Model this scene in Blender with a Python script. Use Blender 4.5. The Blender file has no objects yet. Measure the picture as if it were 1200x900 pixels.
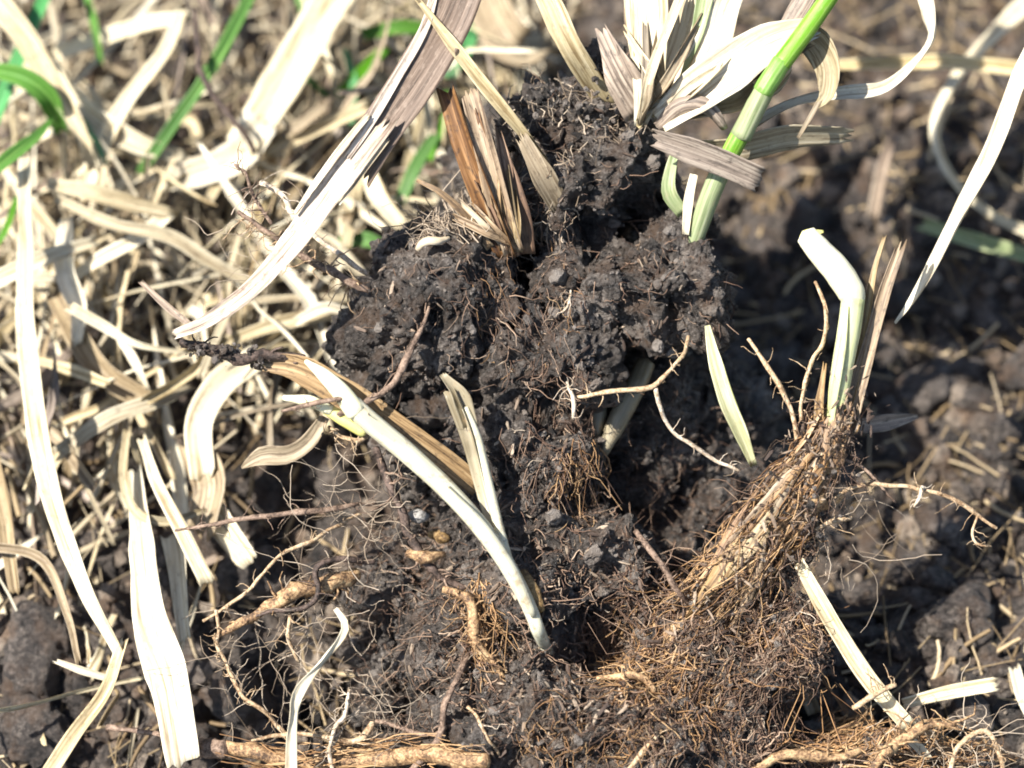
import bpy, math, random
import numpy as np
from mathutils import Vector, Matrix
from mathutils.bvhtree import BVHTree

# ------------------------------------------------------------------ units: 1 unit = 1 cm
sc = bpy.context.scene
sc.unit_settings.scale_length = 0.01
COL = sc.collection
rng = np.random.default_rng(7)
random.seed(7)

# ------------------------------------------------------------------ camera
PITCH = math.radians(55)                 # looking down at the ground
DIST = 34.0                              # camera to the face of the clod
DIR = np.array([0, math.cos(PITCH), -math.sin(PITCH)])
UP = np.array([0, math.sin(PITCH), math.cos(PITCH)])
RIGHT = np.array([1.0, 0, 0])
FOCUS = np.array([0, 0, 5.0 * math.sin(PITCH)])
CAM = FOCUS - DIR * DIST
cam_data = bpy.data.cameras.new("camera")
cam = bpy.data.objects.new("camera", cam_data)
COL.objects.link(cam)
cam.location = CAM
cam.rotation_euler = (math.pi / 2 - PITCH, 0, 0)
cam_data.sensor_width = 36
cam_data.lens = 36 * DIST / 12.0
cam_data.clip_start = 0.5
cam_data.clip_end = 10000
cam_data.dof.use_dof = True
cam_data.dof.focus_distance = DIST + 0.1
cam_data.dof.aperture_fstop = 0.155
sc.camera = cam

# ------------------------------------------------------------------ sky and sun
SUN = np.array([-0.53, -0.14, 0.80])
SUN = SUN / np.linalg.norm(SUN)
world = bpy.data.worlds.new("World")
sc.world = world
world.use_nodes = True
wn = world.node_tree.nodes
wn.clear()
sky = wn.new("ShaderNodeTexSky")
sky.sky_type = 'NISHITA'
sky.sun_disc = False
sky.sun_elevation = math.asin(SUN[2])
sky.sun_rotation = math.atan2(SUN[0], SUN[1])
bg = wn.new("ShaderNodeBackground")
bg.inputs[1].default_value = 0.085
wo = wn.new("ShaderNodeOutputWorld")
world.node_tree.links.new(sky.outputs[0], bg.inputs[0])
world.node_tree.links.new(bg.outputs[0], wo.inputs[0])
sun_data = bpy.data.lights.new("sun", 'SUN')
sun_data.energy = 5.0
sun_data.angle = math.radians(0.5)
sun_data.color = (1.0, 0.965, 0.92)
sun = bpy.data.objects.new("sun", sun_data)
sun.rotation_euler = Vector(SUN).to_track_quat('Z', 'Y').to_euler()
sun.location = (-30, 0, 60)
COL.objects.link(sun)
sc.view_settings.view_transform = 'Standard'
sc.view_settings.look = 'None'
sc.view_settings.exposure = 1.25
sc.view_settings.gamma = 1.0
sc.view_settings.use_curve_mapping = False
sc.render.engine = 'CYCLES'
sc.cycles.use_denoising = True
sc.cycles.max_bounces = 5
sc.cycles.transparent_max_bounces = 4
sc.render.film_transparent = False
sc.cycles.filter_width = 1.8

# ------------------------------------------------------------------ places
def P(px, py, dep=0.0):
    """point seen at photo position px,py (1200 x 900), dep cm behind the face of the clod"""
    s = (DIST + dep) / DIST
    return CAM + DIR * (DIST + dep) + RIGHT * ((px - 600) / 100 * s) + UP * ((450 - py) / 100 * s)

def G(px, py, h=0.0):
    """point h cm above the ground seen at px,py"""
    r = DIR * DIST + RIGHT * ((px - 600) / 100) + UP * ((450 - py) / 100)
    t = (h - CAM[2]) / r[2]
    return CAM + r * t

def depth_of(p):
    return float(np.dot(np.asarray(p) - CAM, DIR)) - DIST

def px_of(p):
    q = np.asarray(p) - CAM
    z = q @ DIR
    return 600 + (q @ RIGHT) / z * DIST * 100, 450 - (q @ UP) / z * DIST * 100

# ------------------------------------------------------------------ noise
_T = np.random.default_rng(99).permutation(4096).astype(np.int32)
_V = np.random.default_rng(98).random((4096, 3))
def _cell(ix, iy, iz, seed):
    return _T[(_T[(_T[(ix + seed * 131) & 4095] + iy) & 4095] + iz) & 4095]
def _hash(ix, iy, iz, seed):
    return _V[_cell(ix, iy, iz, seed), 0]

def vnoise(p, seed=0):
    i = np.floor(p).astype(np.int32)
    f = p - i
    f = f * f * (3 - 2 * f)
    out = 0
    for dx in (0, 1):
        wx = f[:, 0] if dx else 1 - f[:, 0]
        for dy in (0, 1):
            wy = f[:, 1] if dy else 1 - f[:, 1]
            for dz in (0, 1):
                wz = f[:, 2] if dz else 1 - f[:, 2]
                out = out + wx * wy * wz * _hash(i[:, 0] + dx, i[:, 1] + dy, i[:, 2] + dz, seed)
    return out * 2 - 1

def fbm(p, seed=0, octaves=4, gain=0.5):
    a, s, o = 1.0, 0.0, 0
    q = np.array(p, dtype=float)
    for k in range(octaves):
        o = o + a * vnoise(q, seed + k * 17)
        s += a
        a *= gain
        q = q * 2.03 + 13.1
    return o / s

def worley(p, seed=0):
    i = np.floor(p).astype(np.int32)
    best = np.full(len(p), 9.0)
    for dx in (-1, 0, 1):
        for dy in (-1, 0, 1):
            for dz in (-1, 0, 1):
                c = i + np.array([dx, dy, dz], dtype=np.int32)
                q = c + _V[_cell(c[:, 0], c[:, 1], c[:, 2], seed)] - p
                best = np.minimum(best, np.einsum('ij,ij->i', q, q))
    return np.sqrt(best)

def pellets(p, seed):
    return np.sqrt(np.clip(1 - worley(p, seed) ** 2, 0, 1))

# ------------------------------------------------------------------ meshes
def np_mesh(name, verts, faces, mats=None, smooth=True, uv=None):
    """verts (n,3), faces (m,k) all of one size"""
    me = bpy.data.meshes.new(name)
    verts = np.asarray(verts, dtype=np.float32)
    faces = np.asarray(faces, dtype=np.int32)
    m, k = faces.shape
    me.vertices.add(len(verts))
    me.vertices.foreach_set("co", verts.ravel())
    me.loops.add(m * k)
    me.loops.foreach_set("vertex_index", faces.ravel())
    me.polygons.add(m)
    me.polygons.foreach_set("loop_start", np.arange(0, m * k, k, dtype=np.int32))
    me.polygons.foreach_set("use_smooth", np.full(m, smooth, dtype=bool))
    if uv is not None:
        lay = me.uv_layers.new(name="UVMap")
        lay.data.foreach_set("uv", np.asarray(uv, dtype=np.float32)[faces.ravel()].ravel())
    me.update(calc_edges=True)
    me.validate()
    if mats is not None:
        me.materials.append(mats)
    return me

def link(name, me, parent=None):
    o = bpy.data.objects.new(name, me)
    COL.objects.link(o)
    if parent is not None:
        o.parent = parent
        o.matrix_parent_inverse = Matrix.Translation(-Vector(parent.location))
    return o

def tag(o, label=None, cat=None, group=None, kind=None):
    if label: o["label"] = label
    if cat: o["category"] = cat
    if group: o["group"] = group
    if kind: o["kind"] = kind
    return o

def thing(name, label, cat, loc, group=None):
    o = bpy.data.objects.new(name, None)
    COL.objects.link(o)
    o.location = Vector([float(v) for v in loc])
    o.empty_display_size = 0.3
    return tag(o, label, cat, group)

def resample(pts, n):
    pts = np.asarray(pts, dtype=float)
    if len(pts) == 2:
        t = np.linspace(0, 1, n)[:, None]
        return pts[0] * (1 - t) + pts[1] * t
    a = np.vstack([2 * pts[0] - pts[1], pts, 2 * pts[-1] - pts[-2]])
    out = []
    for i in range(1, len(a) - 2):
        p0, p1, p2, p3 = a[i - 1], a[i], a[i + 1], a[i + 2]
        for t in np.linspace(0, 1, 16, endpoint=False):
            out.append(0.5 * (2 * p1 + (p2 - p0) * t + (2 * p0 - 5 * p1 + 4 * p2 - p3) * t * t
                              + (3 * p1 - p0 - 3 * p2 + p3) * t ** 3))
    out.append(pts[-1])
    out = np.array(out)
    L = np.concatenate([[0], np.cumsum(np.linalg.norm(np.diff(out, axis=0), axis=1))])
    s = np.linspace(0, L[-1], n)
    return np.stack([np.interp(s, L, out[:, k]) for k in range(3)], 1)

def prof(w, n):
    w = np.atleast_1d(np.asarray(w, dtype=float))
    if len(w) == 1:
        return np.full(n, w[0])
    return np.interp(np.linspace(0, 1, n), np.linspace(0, 1, len(w)), w)

def unit(v):
    return v / (np.linalg.norm(v, axis=-1, keepdims=True) + 1e-12)

TOCAM = -DIR
UPH = unit(0.5 * TOCAM + 0.5 * SUN)

def ribbon(pts, widths, mat, hint=None, twist=0, fold=0.0, curl=0.25, th=0.018, ragged=(0, 0),
           seed=0, cs=9, n=None, crease=False, wob=0.012, ridge=0.0, edge=0.06):
    """a leaf blade: pts in cm, widths in cm along it; fold = V-keel, curl = trough"""
    r = np.random.default_rng(seed)
    pts = np.asarray(pts, dtype=float)
    L = np.linalg.norm(np.diff(pts, axis=0), axis=1).sum()
    n = n or int(np.clip(L / 0.09, 14, 90))
    if crease:
        L0 = np.concatenate([[0], np.cumsum(np.linalg.norm(np.diff(pts, axis=0), axis=1))])
        c = np.stack([np.interp(np.linspace(0, L0[-1], n), L0, pts[:, q]) for q in range(3)], 1)
    else:
        c = resample(pts, n)
    if wob:
        ph = r.random(3) * 50
        tt = np.linspace(0, L, n)
        for k in range(3):
            c[:, k] += wob * vnoise(np.stack([tt * 1.1 + ph[k], tt * 0, tt * 0 + 7 * k], 1), seed)
    t = unit(np.gradient(c, axis=0))
    h = np.broadcast_to(np.asarray(hint if hint is not None else UPH, dtype=float), c.shape)
    s = unit(np.cross(h, t))
    nn = np.cross(t, s)
    tw = np.radians(prof(twist, n))[:, None]
    s, nn = s * np.cos(tw) + nn * np.sin(tw), nn * np.cos(tw) - s * np.sin(tw)
    w = prof(widths, n)
    v = np.linspace(0, L, n)
    if edge:
        w = w * (1 + edge * vnoise(np.stack([v * 3, v * 0 + seed, v * 0], 1), 5))
    k = np.linspace(-1, 1, cs)
    fd, cu = prof(fold, n), prof(curl, n)
    off = fd[:, None] * np.abs(k)[None] + cu[:, None] * (k ** 2)[None]
    off = off * w[:, None] / 2
    if ridge:
        off = off + ridge * np.where(np.arange(cs) % 2 == 0, 1, -1)[None] * (0.6 + 0.4 * r.random((n, 1)))
    top = c[:, None] + s[:, None] * (w[:, None] / 2 * k)[..., None] + nn[:, None] * off[..., None]
    for end, idx in ((0, 0), (1, n - 1)):
        if ragged[end]:
            j = r.random(cs) * ragged[end]
            for q, f in ((0, 1.0), (1, 0.6), (2, 0.25)):
                ii = idx + (q if end == 0 else -q)
                top[ii] += (-1 if end == 0 else 1) * t[ii][None] * (j * f)[:, None]
    thick = th * (1 - 0.6 * np.abs(k) ** 3)
    bot = top - nn[:, None] * thick[None, :, None]
    verts = np.concatenate([top.reshape(-1, 3), bot.reshape(-1, 3)])
    uv1 = np.stack([(w[:, None] / 2 * k).ravel(), np.repeat(v, cs)], 1)
    uv = np.concatenate([uv1, uv1])
    N = n * cs
    f = []
    idx = np.arange(N).reshape(n, cs)
    a, b, d, e = idx[:-1, :-1], idx[:-1, 1:], idx[1:, 1:], idx[1:, :-1]
    f.append(np.stack([a, b, d, e], -1).reshape(-1, 4))
    f.append(np.stack([e, d, b, a], -1).reshape(-1, 4) + N)
    rim = list(idx[:, 0]) + list(idx[-1, 1:]) + list(idx[-2::-1, -1]) + list(idx[0, -2:0:-1])
    rim = np.array(rim)
    nx = np.roll(rim, -1)
    f.append(np.stack([rim, nx, nx + N, rim + N], -1))
    return np_mesh("blade", verts, np.concatenate(f), mat, True, uv)

def frames(c):
    t = unit(np.gradient(c, axis=0))
    h = np.where(np.abs(t @ TOCAM)[:, None] > 0.9, UP[None], TOCAM[None])
    s = unit(np.cross(h, t))
    return t, s, np.cross(t, s)

def tube(pts, radii, mat, sides=8, n=None, rough=0.0, rfreq=8.0, seed=0, wob=0.0, wfreq=2.0, flat=1.0, cap=True):
    r = np.random.default_rng(seed)
    pts = np.asarray(pts, dtype=float)
    L = np.linalg.norm(np.diff(pts, axis=0), axis=1).sum()
    n = n or int(np.clip(L / 0.05, 10, 120))
    c = resample(pts, n)
    tt = np.linspace(0, L, n)
    if wob:
        env = np.minimum(1, np.minimum(tt, 9) / 0.25)
        for k in range(3):
            ph = r.random() * 90
            c[:, k] += env * wob * (vnoise(np.stack([tt * wfreq + ph, tt * 0 + k * 9, tt * 0 + seed], 1), seed)
                                    + 0.5 * vnoise(np.stack([tt * wfreq * 2.7 + ph, tt * 0 + k * 9, tt * 0 + seed], 1), seed))
    t, s, nn = frames(c)
    R = prof(radii, n)
    ang = np.linspace(0, 2 * math.pi, sides, endpoint=False)
    ring = s[:, None] * np.cos(ang)[None, :, None] + nn[:, None] * (flat * np.sin(ang))[None, :, None]
    rr = R[:, None] * np.ones(sides)[None]
    if rough:
        q = (c[:, None] + ring * 0.1 + ring * R[:, None, None]).reshape(-1, 3) * rfreq
        rr = rr * (1 + rough * fbm(q, seed, 3).reshape(n, sides))
    v = c[:, None] + ring * rr[..., None]
    verts = v.reshape(-1, 3)
    idx = np.arange(n * sides).reshape(n, sides)
    nx = np.roll(idx, -1, 1)
    f = np.stack([idx[:-1], nx[:-1], nx[1:], idx[1:]], -1).reshape(-1, 4)
    uv = np.stack([np.tile(ang * max(R.mean(), 0.01), n), np.repeat(tt, sides)], 1)
    if cap:
        e = np.array([c[0] - t[0] * R[0] * 0.5, c[-1] + t[-1] * R[-1] * 0.5])
        b = len(verts)
        verts = np.vstack([verts, e])
        uv = np.vstack([uv, [[0, 0], [0, L]]])
        f = np.vstack([f, np.stack([nx[0], idx[0], np.full(sides, b), np.full(sides, b)], -1)[:, [0, 1, 2, 2]],
                       np.stack([idx[-1], nx[-1], np.full(sides, b + 1), np.full(sides, b + 1)], -1)])
        quads = f[:-2 * sides]
        tris = f[-2 * sides:, :3]
        # triangulate all so one face size is kept
        f = np.vstack([quads[:, [0, 1, 2]], quads[:, [0, 2, 3]], tris])
    return np_mesh("tube", verts, f, mat, True, uv)

def hair_mesh(lines, mat, sides=3):
    """lines: list of (pts (k,3), r0, r1); one mesh"""
    V, F, U = [], [], []
    b = 0
    ang = np.linspace(0, 2 * math.pi, sides, endpoint=False)
    for pts, r0, r1 in lines:
        c = np.asarray(pts, dtype=float)
        n = len(c)
        t, s, nn = frames(c)
        R = np.linspace(r0, r1, n)
        ring = s[:, None] * np.cos(ang)[None, :, None] + nn[:, None] * np.sin(ang)[None, :, None]
        V.append((c[:, None] + ring * R[:, None, None]).reshape(-1, 3))
        idx = np.arange(n * sides).reshape(n, sides) + b
        nx = np.roll(idx, -1, 1)
        F.append(np.stack([idx[:-1], nx[:-1], nx[1:], idx[1:]], -1).reshape(-1, 4))
        U.append(np.stack([np.zeros(n * sides), np.repeat(np.linspace(0, 1, n), sides)], 1))
        b += n * sides
    return np_mesh("hairs", np.concatenate(V), np.concatenate(F), mat, True, np.concatenate(U))

def ico(sub):
    import bmesh
    bm = bmesh.new()
    bmesh.ops.create_icosphere(bm, subdivisions=sub, radius=1)
    v = np.array([x.co[:] for x in bm.verts])
    f = np.array([[x.index for x in q.verts] for q in bm.faces])
    bm.free()
    return v, f

ICO = {k: ico(k) for k in (1, 2, 3, 4)}

def lump_verts(sub, seed, amp=0.35, freq=1.3, squash=(1, 1, 1)):
    v, f = ICO[sub]
    v = v.copy()
    r = np.random.default_rng(seed)
    d = 1 + amp * fbm(v * freq + seed * 7.7, seed, 3)
    if sub >= 3:
        for _ in range(5):                       # broken faces
            n = unit(r.normal(size=3)); c = r.uniform(0.45, 0.8)
            d = np.minimum(d, c / np.maximum(v @ n, 1e-3) * np.where(v @ n > 0.2, 1, 99))
        d = d + 0.30 * fbm(v * 2.6 + seed, seed + 1, 5, 0.65) + 0.16 * (pellets(v * 4 + seed, seed + 3) - 0.7)
    return v * d[:, None] * np.array(squash), f

def rand_rot(m, r):
    q = r.normal(size=(m, 4))
    q /= np.linalg.norm(q, axis=1)[:, None]
    w, x, y, z = q.T
    return np.stack([1 - 2 * (y * y + z * z), 2 * (x * y - z * w), 2 * (x * z + y * w),
                     2 * (x * y + z * w), 1 - 2 * (x * x + z * z), 2 * (y * z - x * w),
                     2 * (x * z - y * w), 2 * (y * z + x * w), 1 - 2 * (x * x + y * y)], 1).reshape(-1, 3, 3)

def crumb_mesh(pos, sizes, mat, sub=2, seed=0, smooth=True, shape=(1, 1, 1)):
    r = np.random.default_rng(seed)
    V, F = [], []
    b = 0
    groups = r.integers(0, 6, len(pos))
    for g in range(6):
        sel = np.where(groups == g)[0]
        if not len(sel): continue
        tv, tf = lump_verts(sub, 31 + g + seed, 0.75, 1.6, (shape[0], (0.8 + 0.04 * g) * shape[1], (0.6 + 0.05 * g) * shape[2]))
        R = rand_rot(len(sel), r)
        v = np.einsum('mij,nj->mni', R, tv) * sizes[sel][:, None, None] + pos[sel][:, None]
        V.append(v.reshape(-1, 3))
        F.append((tf[None] + (np.arange(len(sel)) * len(tv))[:, None, None]).reshape(-1, 3) + b)
        b += len(sel) * len(tv)
    return np_mesh("crumbs", np.concatenate(V), np.concatenate(F), mat, smooth)

# ------------------------------------------------------------------ materials
class NT:
    def __init__(self, name):
        self.m = bpy.data.materials.new(name)
        self.m.use_nodes = True
        self.t = self.m.node_tree
        self.t.nodes.clear()
    def n(self, typ, **kw):
        o = self.t.nodes.new(typ)
        for k, v in kw.items(): setattr(o, k, v)
        return o
    def l(self, a, b): self.t.links.new(a, b)
    def noise(self, vec, scale, detail=4, rough=0.6, dist=0.0):
        o = self.n("ShaderNodeTexNoise")
        o.inputs["Scale"].default_value = scale
        o.inputs["Detail"].default_value = detail
        o.inputs["Roughness"].default_value = rough
        o.inputs["Distortion"].default_value = dist
        if vec is not None: self.l(vec, o.inputs["Vector"])
        return o.outputs["Fac"]
    def ramp(self, fac, stops):
        o = self.n("ShaderNodeValToRGB")
        e = o.color_ramp.elements
        while len(e) < len(stops): e.new(0.5)
        for q, (p, c) in zip(e, stops):
            q.position = p
            q.color = (*c, 1) if len(c) == 3 else c
        self.l(fac, o.inputs[0])
        return o.outputs[0]
    def mix(self, fac, a, b, mode='MIX'):
        o = self.n("ShaderNodeMix", data_type='RGBA', blend_type=mode)
        for sock, v in ((0, fac), (6, a), (7, b)):
            if hasattr(v, "links"): self.l(v, o.inputs[sock])
            elif isinstance(v, (int, float)): o.inputs[sock].default_value = v
            else: o.inputs[sock].default_value = (*v, 1)
        return o.outputs[2]
    def math(self, op, a, b=0.0):
        o = self.n("ShaderNodeMath", operation=op)
        for k, v in ((0, a), (1, b)):
            if hasattr(v, "links"): self.l(v, o.inputs[k])
            else: o.inputs[k].default_value = v
        return o.outputs[0]
    def done(self, color, rough=0.7, bump=None, bstr=0.4, bdist=0.02, translucent=0.0, tcol=None, spec=0.4, sss=0.0):
        p = self.n("ShaderNodeBsdfPrincipled")
        if hasattr(color, "links"): self.l(color, p.inputs["Base Color"])
        else: p.inputs["Base Color"].default_value = (*color, 1)
        if hasattr(rough, "links"): self.l(rough, p.inputs["Roughness"])
        else: p.inputs["Roughness"].default_value = rough
        p.inputs["Specular IOR Level"].default_value = spec
        if sss:
            p.inputs["Subsurface Weight"].default_value = sss
            p.inputs["Subsurface Radius"].default_value = (0.10, 0.09, 0.05)
            p.inputs["Subsurface Scale"].default_value = 1.0
        if bump is not None:
            b = self.n("ShaderNodeBump")
            b.inputs["Strength"].default_value = bstr
            b.inputs["Distance"].default_value = bdist
            self.l(bump, b.inputs["Height"])
            self.l(b.outputs[0], p.inputs["Normal"])
        out = self.n("ShaderNodeOutputMaterial")
        sh = p.outputs[0]
        if translucent:
            t = self.n("ShaderNodeBsdfTranslucent")
            tc = tcol if tcol is not None else color
            if hasattr(tc, "links"): self.l(tc, t.inputs[0])
            else: t.inputs[0].default_value = (*tc, 1)
            mx = self.n("ShaderNodeMixShader")
            mx.inputs[0].default_value = translucent
            self.l(sh, mx.inputs[1]); self.l(t.outputs[0], mx.inputs[2])
            sh = mx.outputs[0]
        self.l(sh, out.inputs[0])
        return self.m

def leaf_mat(name, dark, mid, pale, spots=None, spot_amt=0.5, translucent=0.22, rough=0.55, vary=0.25, stripe=26.0, spec=0.35):
    N = NT(name)
    uv = N.n("ShaderNodeTexCoord").outputs["UV"]
    info = N.n("ShaderNodeObjectInfo").outputs["Random"]
    mp = N.n("ShaderNodeMapping")
    N.l(uv, mp.inputs["Vector"])
    cx = N.n("ShaderNodeCombineXYZ")
    N.l(N.math('MULTIPLY', info, 37.0), cx.inputs[0]); N.l(N.math('MULTIPLY', info, 91.0), cx.inputs[1])
    N.l(cx.outputs[0], mp.inputs["Location"])
    mp.inputs["Scale"].default_value = (stripe, 0.7, 1)
    stripes = N.noise(mp.outputs[0], 1.0, 5, 0.65)
    col = N.ramp(stripes, [(0.38, dark), (0.49, mid), (0.62, pale)])
    mp2 = N.n("ShaderNodeMapping")
    N.l(uv, mp2.inputs["Vector"]); N.l(cx.outputs[0], mp2.inputs["Location"])
    mp2.inputs["Scale"].default_value = (3.0, 1.2, 1)
    blot = N.noise(mp2.outputs[0], 1.0, 4, 0.6)
    col = N.mix(N.math('MULTIPLY', N.ramp(blot, [(0.42, (0, 0, 0)), (0.62, (1, 1, 1))]), 0.55), col, mid)
    if spots is not None:
        mp3 = N.n("ShaderNodeMapping")
        N.l(uv, mp3.inputs["Vector"]); N.l(cx.outputs[0], mp3.inputs["Location"])
        mp3.inputs["Scale"].default_value = (16.0, 6.0, 1)
        sp = N.noise(mp3.outputs[0], 1.0, 5, 0.75)
        sp = N.ramp(sp, [(0.52, (0, 0, 0)), (0.66, (1, 1, 1))])
        col = N.mix(N.math('MULTIPLY', sp, spot_amt), col, spots)
    hsv = N.n("ShaderNodeHueSaturation")
    N.l(col, hsv.inputs["Color"])
    N.l(N.math('ADD', N.math('MULTIPLY', N.math('FRACT', N.math('MULTIPLY', info, 7.13)), vary * 2), 1 - vary), hsv.inputs["Value"])
    N.l(N.math('ADD', N.math('MULTIPLY', N.math('FRACT', N.math('MULTIPLY', info, 3.7)), 0.3), 0.85), hsv.inputs["Saturation"])
    return N.done(hsv.outputs[0], rough, stripes, 0.5, 0.02, translucent, spec=spec)

def island_mat(name, stops, rough=0.7, translucent=0.0, grain=18.0, spec=0.3, bstr=0.5):
    N = NT(name)
    g = N.n("ShaderNodeNewGeometry")
    tc = N.n("ShaderNodeTexCoord").outputs["Object"]
    nz = N.noise(tc, grain, 4, 0.7)
    f = N.math('ADD', N.math('MULTIPLY', g.outputs["Random Per Island"], 0.7), N.math('MULTIPLY', nz, 0.4))
    col = N.ramp(f, stops)
    return N.done(col, rough, nz, bstr, 0.01, translucent, spec=spec)

def soil_mat(name, dark, mid, pale, brown, speck=(0.30, 0.28, 0.26), rough=(0.45, 0.85), bstr=0.9, island=False):
    N = NT(name)
    tc = N.n("ShaderNodeNewGeometry").outputs["Position"]
    a = N.noise(tc, 1.6, 6, 0.65, 0.3)
    b = N.noise(tc, 14.0, 6, 0.75)
    c = N.noise(tc, 60.0, 3, 0.7)
    f = N.math('ADD', N.math('MULTIPLY', a, 0.45), N.math('MULTIPLY', b, 0.55))
    if island:
        g = N.n("ShaderNodeNewGeometry").outputs["Random Per Island"]
        f = N.math('ADD', N.math('MULTIPLY', f, 0.75), N.math('MULTIPLY', g, 0.25))
    col = N.ramp(f, [(0.40, dark), (0.50, mid), (0.62, pale)])
    br = N.noise(tc, 2.7, 4, 0.6)
    col = N.mix(N.math('MULTIPLY', N.ramp(br, [(0.48, (0, 0, 0)), (0.66, (1, 1, 1))]), 0.7), col, brown)
    vo = N.n("ShaderNodeTexVoronoi")
    vo.inputs["Scale"].default_value = 30.0
    N.l(tc, vo.inputs["Vector"])
    sp = N.ramp(N.math('ADD', vo.outputs["Distance"], N.math('MULTIPLY', c, 0.25)), [(0.17, (1, 1, 1)), (0.22, (0, 0, 0))])
    col = N.mix(N.math('MULTIPLY', sp, 0.75), col, speck)
    h = N.math('ADD', N.math('MULTIPLY', b, 1.0), N.math('MULTIPLY', c, 0.5))
    rg = N.n("ShaderNodeMapRange")
    N.l(b, rg.inputs[0])
    rg.inputs[1].default_value = 0.35; rg.inputs[2].default_value = 0.65
    rg.inputs[3].default_value, rg.inputs[4].default_value = rough
    return N.done(col, rg.outputs[0], h, bstr, 0.16, spec=0.5)

M = {}
M['straw'] = leaf_mat('straw', (0.22, 0.155, 0.075), (0.50, 0.41, 0.245), (0.69, 0.60, 0.405), (0.16, 0.115, 0.065), 0.55, vary=0.25)
M['straw_pale'] = leaf_mat('pale straw', (0.36, 0.27, 0.15), (0.68, 0.60, 0.42), (0.81, 0.75, 0.58), (0.34, 0.25, 0.15), 0.5, vary=0.10)
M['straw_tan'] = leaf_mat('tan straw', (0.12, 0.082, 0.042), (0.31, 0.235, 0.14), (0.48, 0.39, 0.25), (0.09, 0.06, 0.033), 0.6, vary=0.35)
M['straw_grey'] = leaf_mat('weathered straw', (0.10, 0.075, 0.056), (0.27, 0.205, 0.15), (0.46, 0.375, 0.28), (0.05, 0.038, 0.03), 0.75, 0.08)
M['leaf_big'] = leaf_mat('bleached leaf', (0.09, 0.058, 0.04), (0.50, 0.41, 0.31), (0.70, 0.62, 0.51), (0.17, 0.10, 0.07), 0.75, 0.10, vary=0.02, stripe=20.0)
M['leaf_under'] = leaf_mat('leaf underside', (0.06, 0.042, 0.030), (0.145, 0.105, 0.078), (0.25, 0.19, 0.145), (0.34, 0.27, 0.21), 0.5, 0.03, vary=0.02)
M['stub_brown'] = leaf_mat('brown stubble', (0.045, 0.022, 0.012), (0.15, 0.078, 0.036), (0.33, 0.195, 0.10), (0.035, 0.022, 0.016), 0.85, 0.10, vary=0.05)
M['peel'] = leaf_mat('peeling bark', (0.11, 0.055, 0.025), (0.34, 0.20, 0.095), (0.56, 0.39, 0.215), (0.05, 0.032, 0.022), 0.7, 0.08, vary=0.25, stripe=34.0)
M['leaf_brown'] = leaf_mat('brown leaf', (0.09, 0.055, 0.028), (0.27, 0.18, 0.095), (0.46, 0.34, 0.20), (0.045, 0.03, 0.02), 0.75, 0.10, vary=0.05)
M['green'] = leaf_mat('green leaf', (0.04, 0.12, 0.015), (0.085, 0.22, 0.03), (0.17, 0.33, 0.06), None, vary=0.2, translucent=0.3)
M['green_stem'] = leaf_mat('green stem', (0.09, 0.22, 0.03), (0.18, 0.34, 0.06), (0.32, 0.47, 0.14), (0.36, 0.34, 0.18), 0.3, vary=0.02, translucent=0.12, rough=0.4)
M['green_grey'] = leaf_mat('grey-green shaded stem', (0.15, 0.19, 0.075), (0.26, 0.31, 0.14), (0.42, 0.44, 0.25), (0.36, 0.30, 0.18), 0.5, vary=0.02, translucent=0.15, rough=0.45)  # grey-green leaves; on the stem this tone holds the cast shadow
M['green_pale'] = leaf_mat('pale green leaf', (0.30, 0.31, 0.14), (0.58, 0.57, 0.35), (0.74, 0.71, 0.52), (0.36, 0.28, 0.16), 0.4, vary=0.02)
M['green_blue'] = leaf_mat('bluish green leaf', (0.04, 0.15, 0.045), (0.08, 0.24, 0.085), (0.14, 0.34, 0.15), None, vary=0.1, translucent=0.25)

def shoot_mat(name, a, b, spots=0.2, sss=0.35):
    N = NT(name)
    tcn = N.n("ShaderNodeTexCoord")
    uv = tcn.outputs["UV"]
    mp = N.n("ShaderNodeMapping"); N.l(uv, mp.inputs["Vector"])
    mp.inputs["Scale"].default_value = (14, 0.8, 1)
    st = N.noise(mp.outputs[0], 1.0, 4, 0.6)
    lo = N.noise(uv, 1.3, 3, 0.5)
    col = N.mix(N.ramp(N.math('ADD', N.math('MULTIPLY', st, 0.5), N.math('MULTIPLY', lo, 0.5)), [(0.4, (0, 0, 0)), (0.6, (1, 1, 1))]), a, b)
    d = N.noise(tcn.outputs["Object"], 22.0, 5, 0.75)
    col = N.mix(N.math('MULTIPLY', N.ramp(d, [(0.60, (0, 0, 0)), (0.68, (1, 1, 1))]), spots), col, (0.16, 0.12, 0.07))
    sm = N.noise(tcn.outputs["Object"], 5.0, 5, 0.7)
    col = N.mix(N.math('MULTIPLY', N.ramp(sm, [(0.54, (0, 0, 0)), (0.66, (1, 1, 1))]), min(1.0, spots * 1.3)), col, (0.33, 0.25, 0.15))
    return N.done(col, 0.4, st, 0.5, 0.02, 0.15, spec=0.5, sss=sss)

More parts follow.
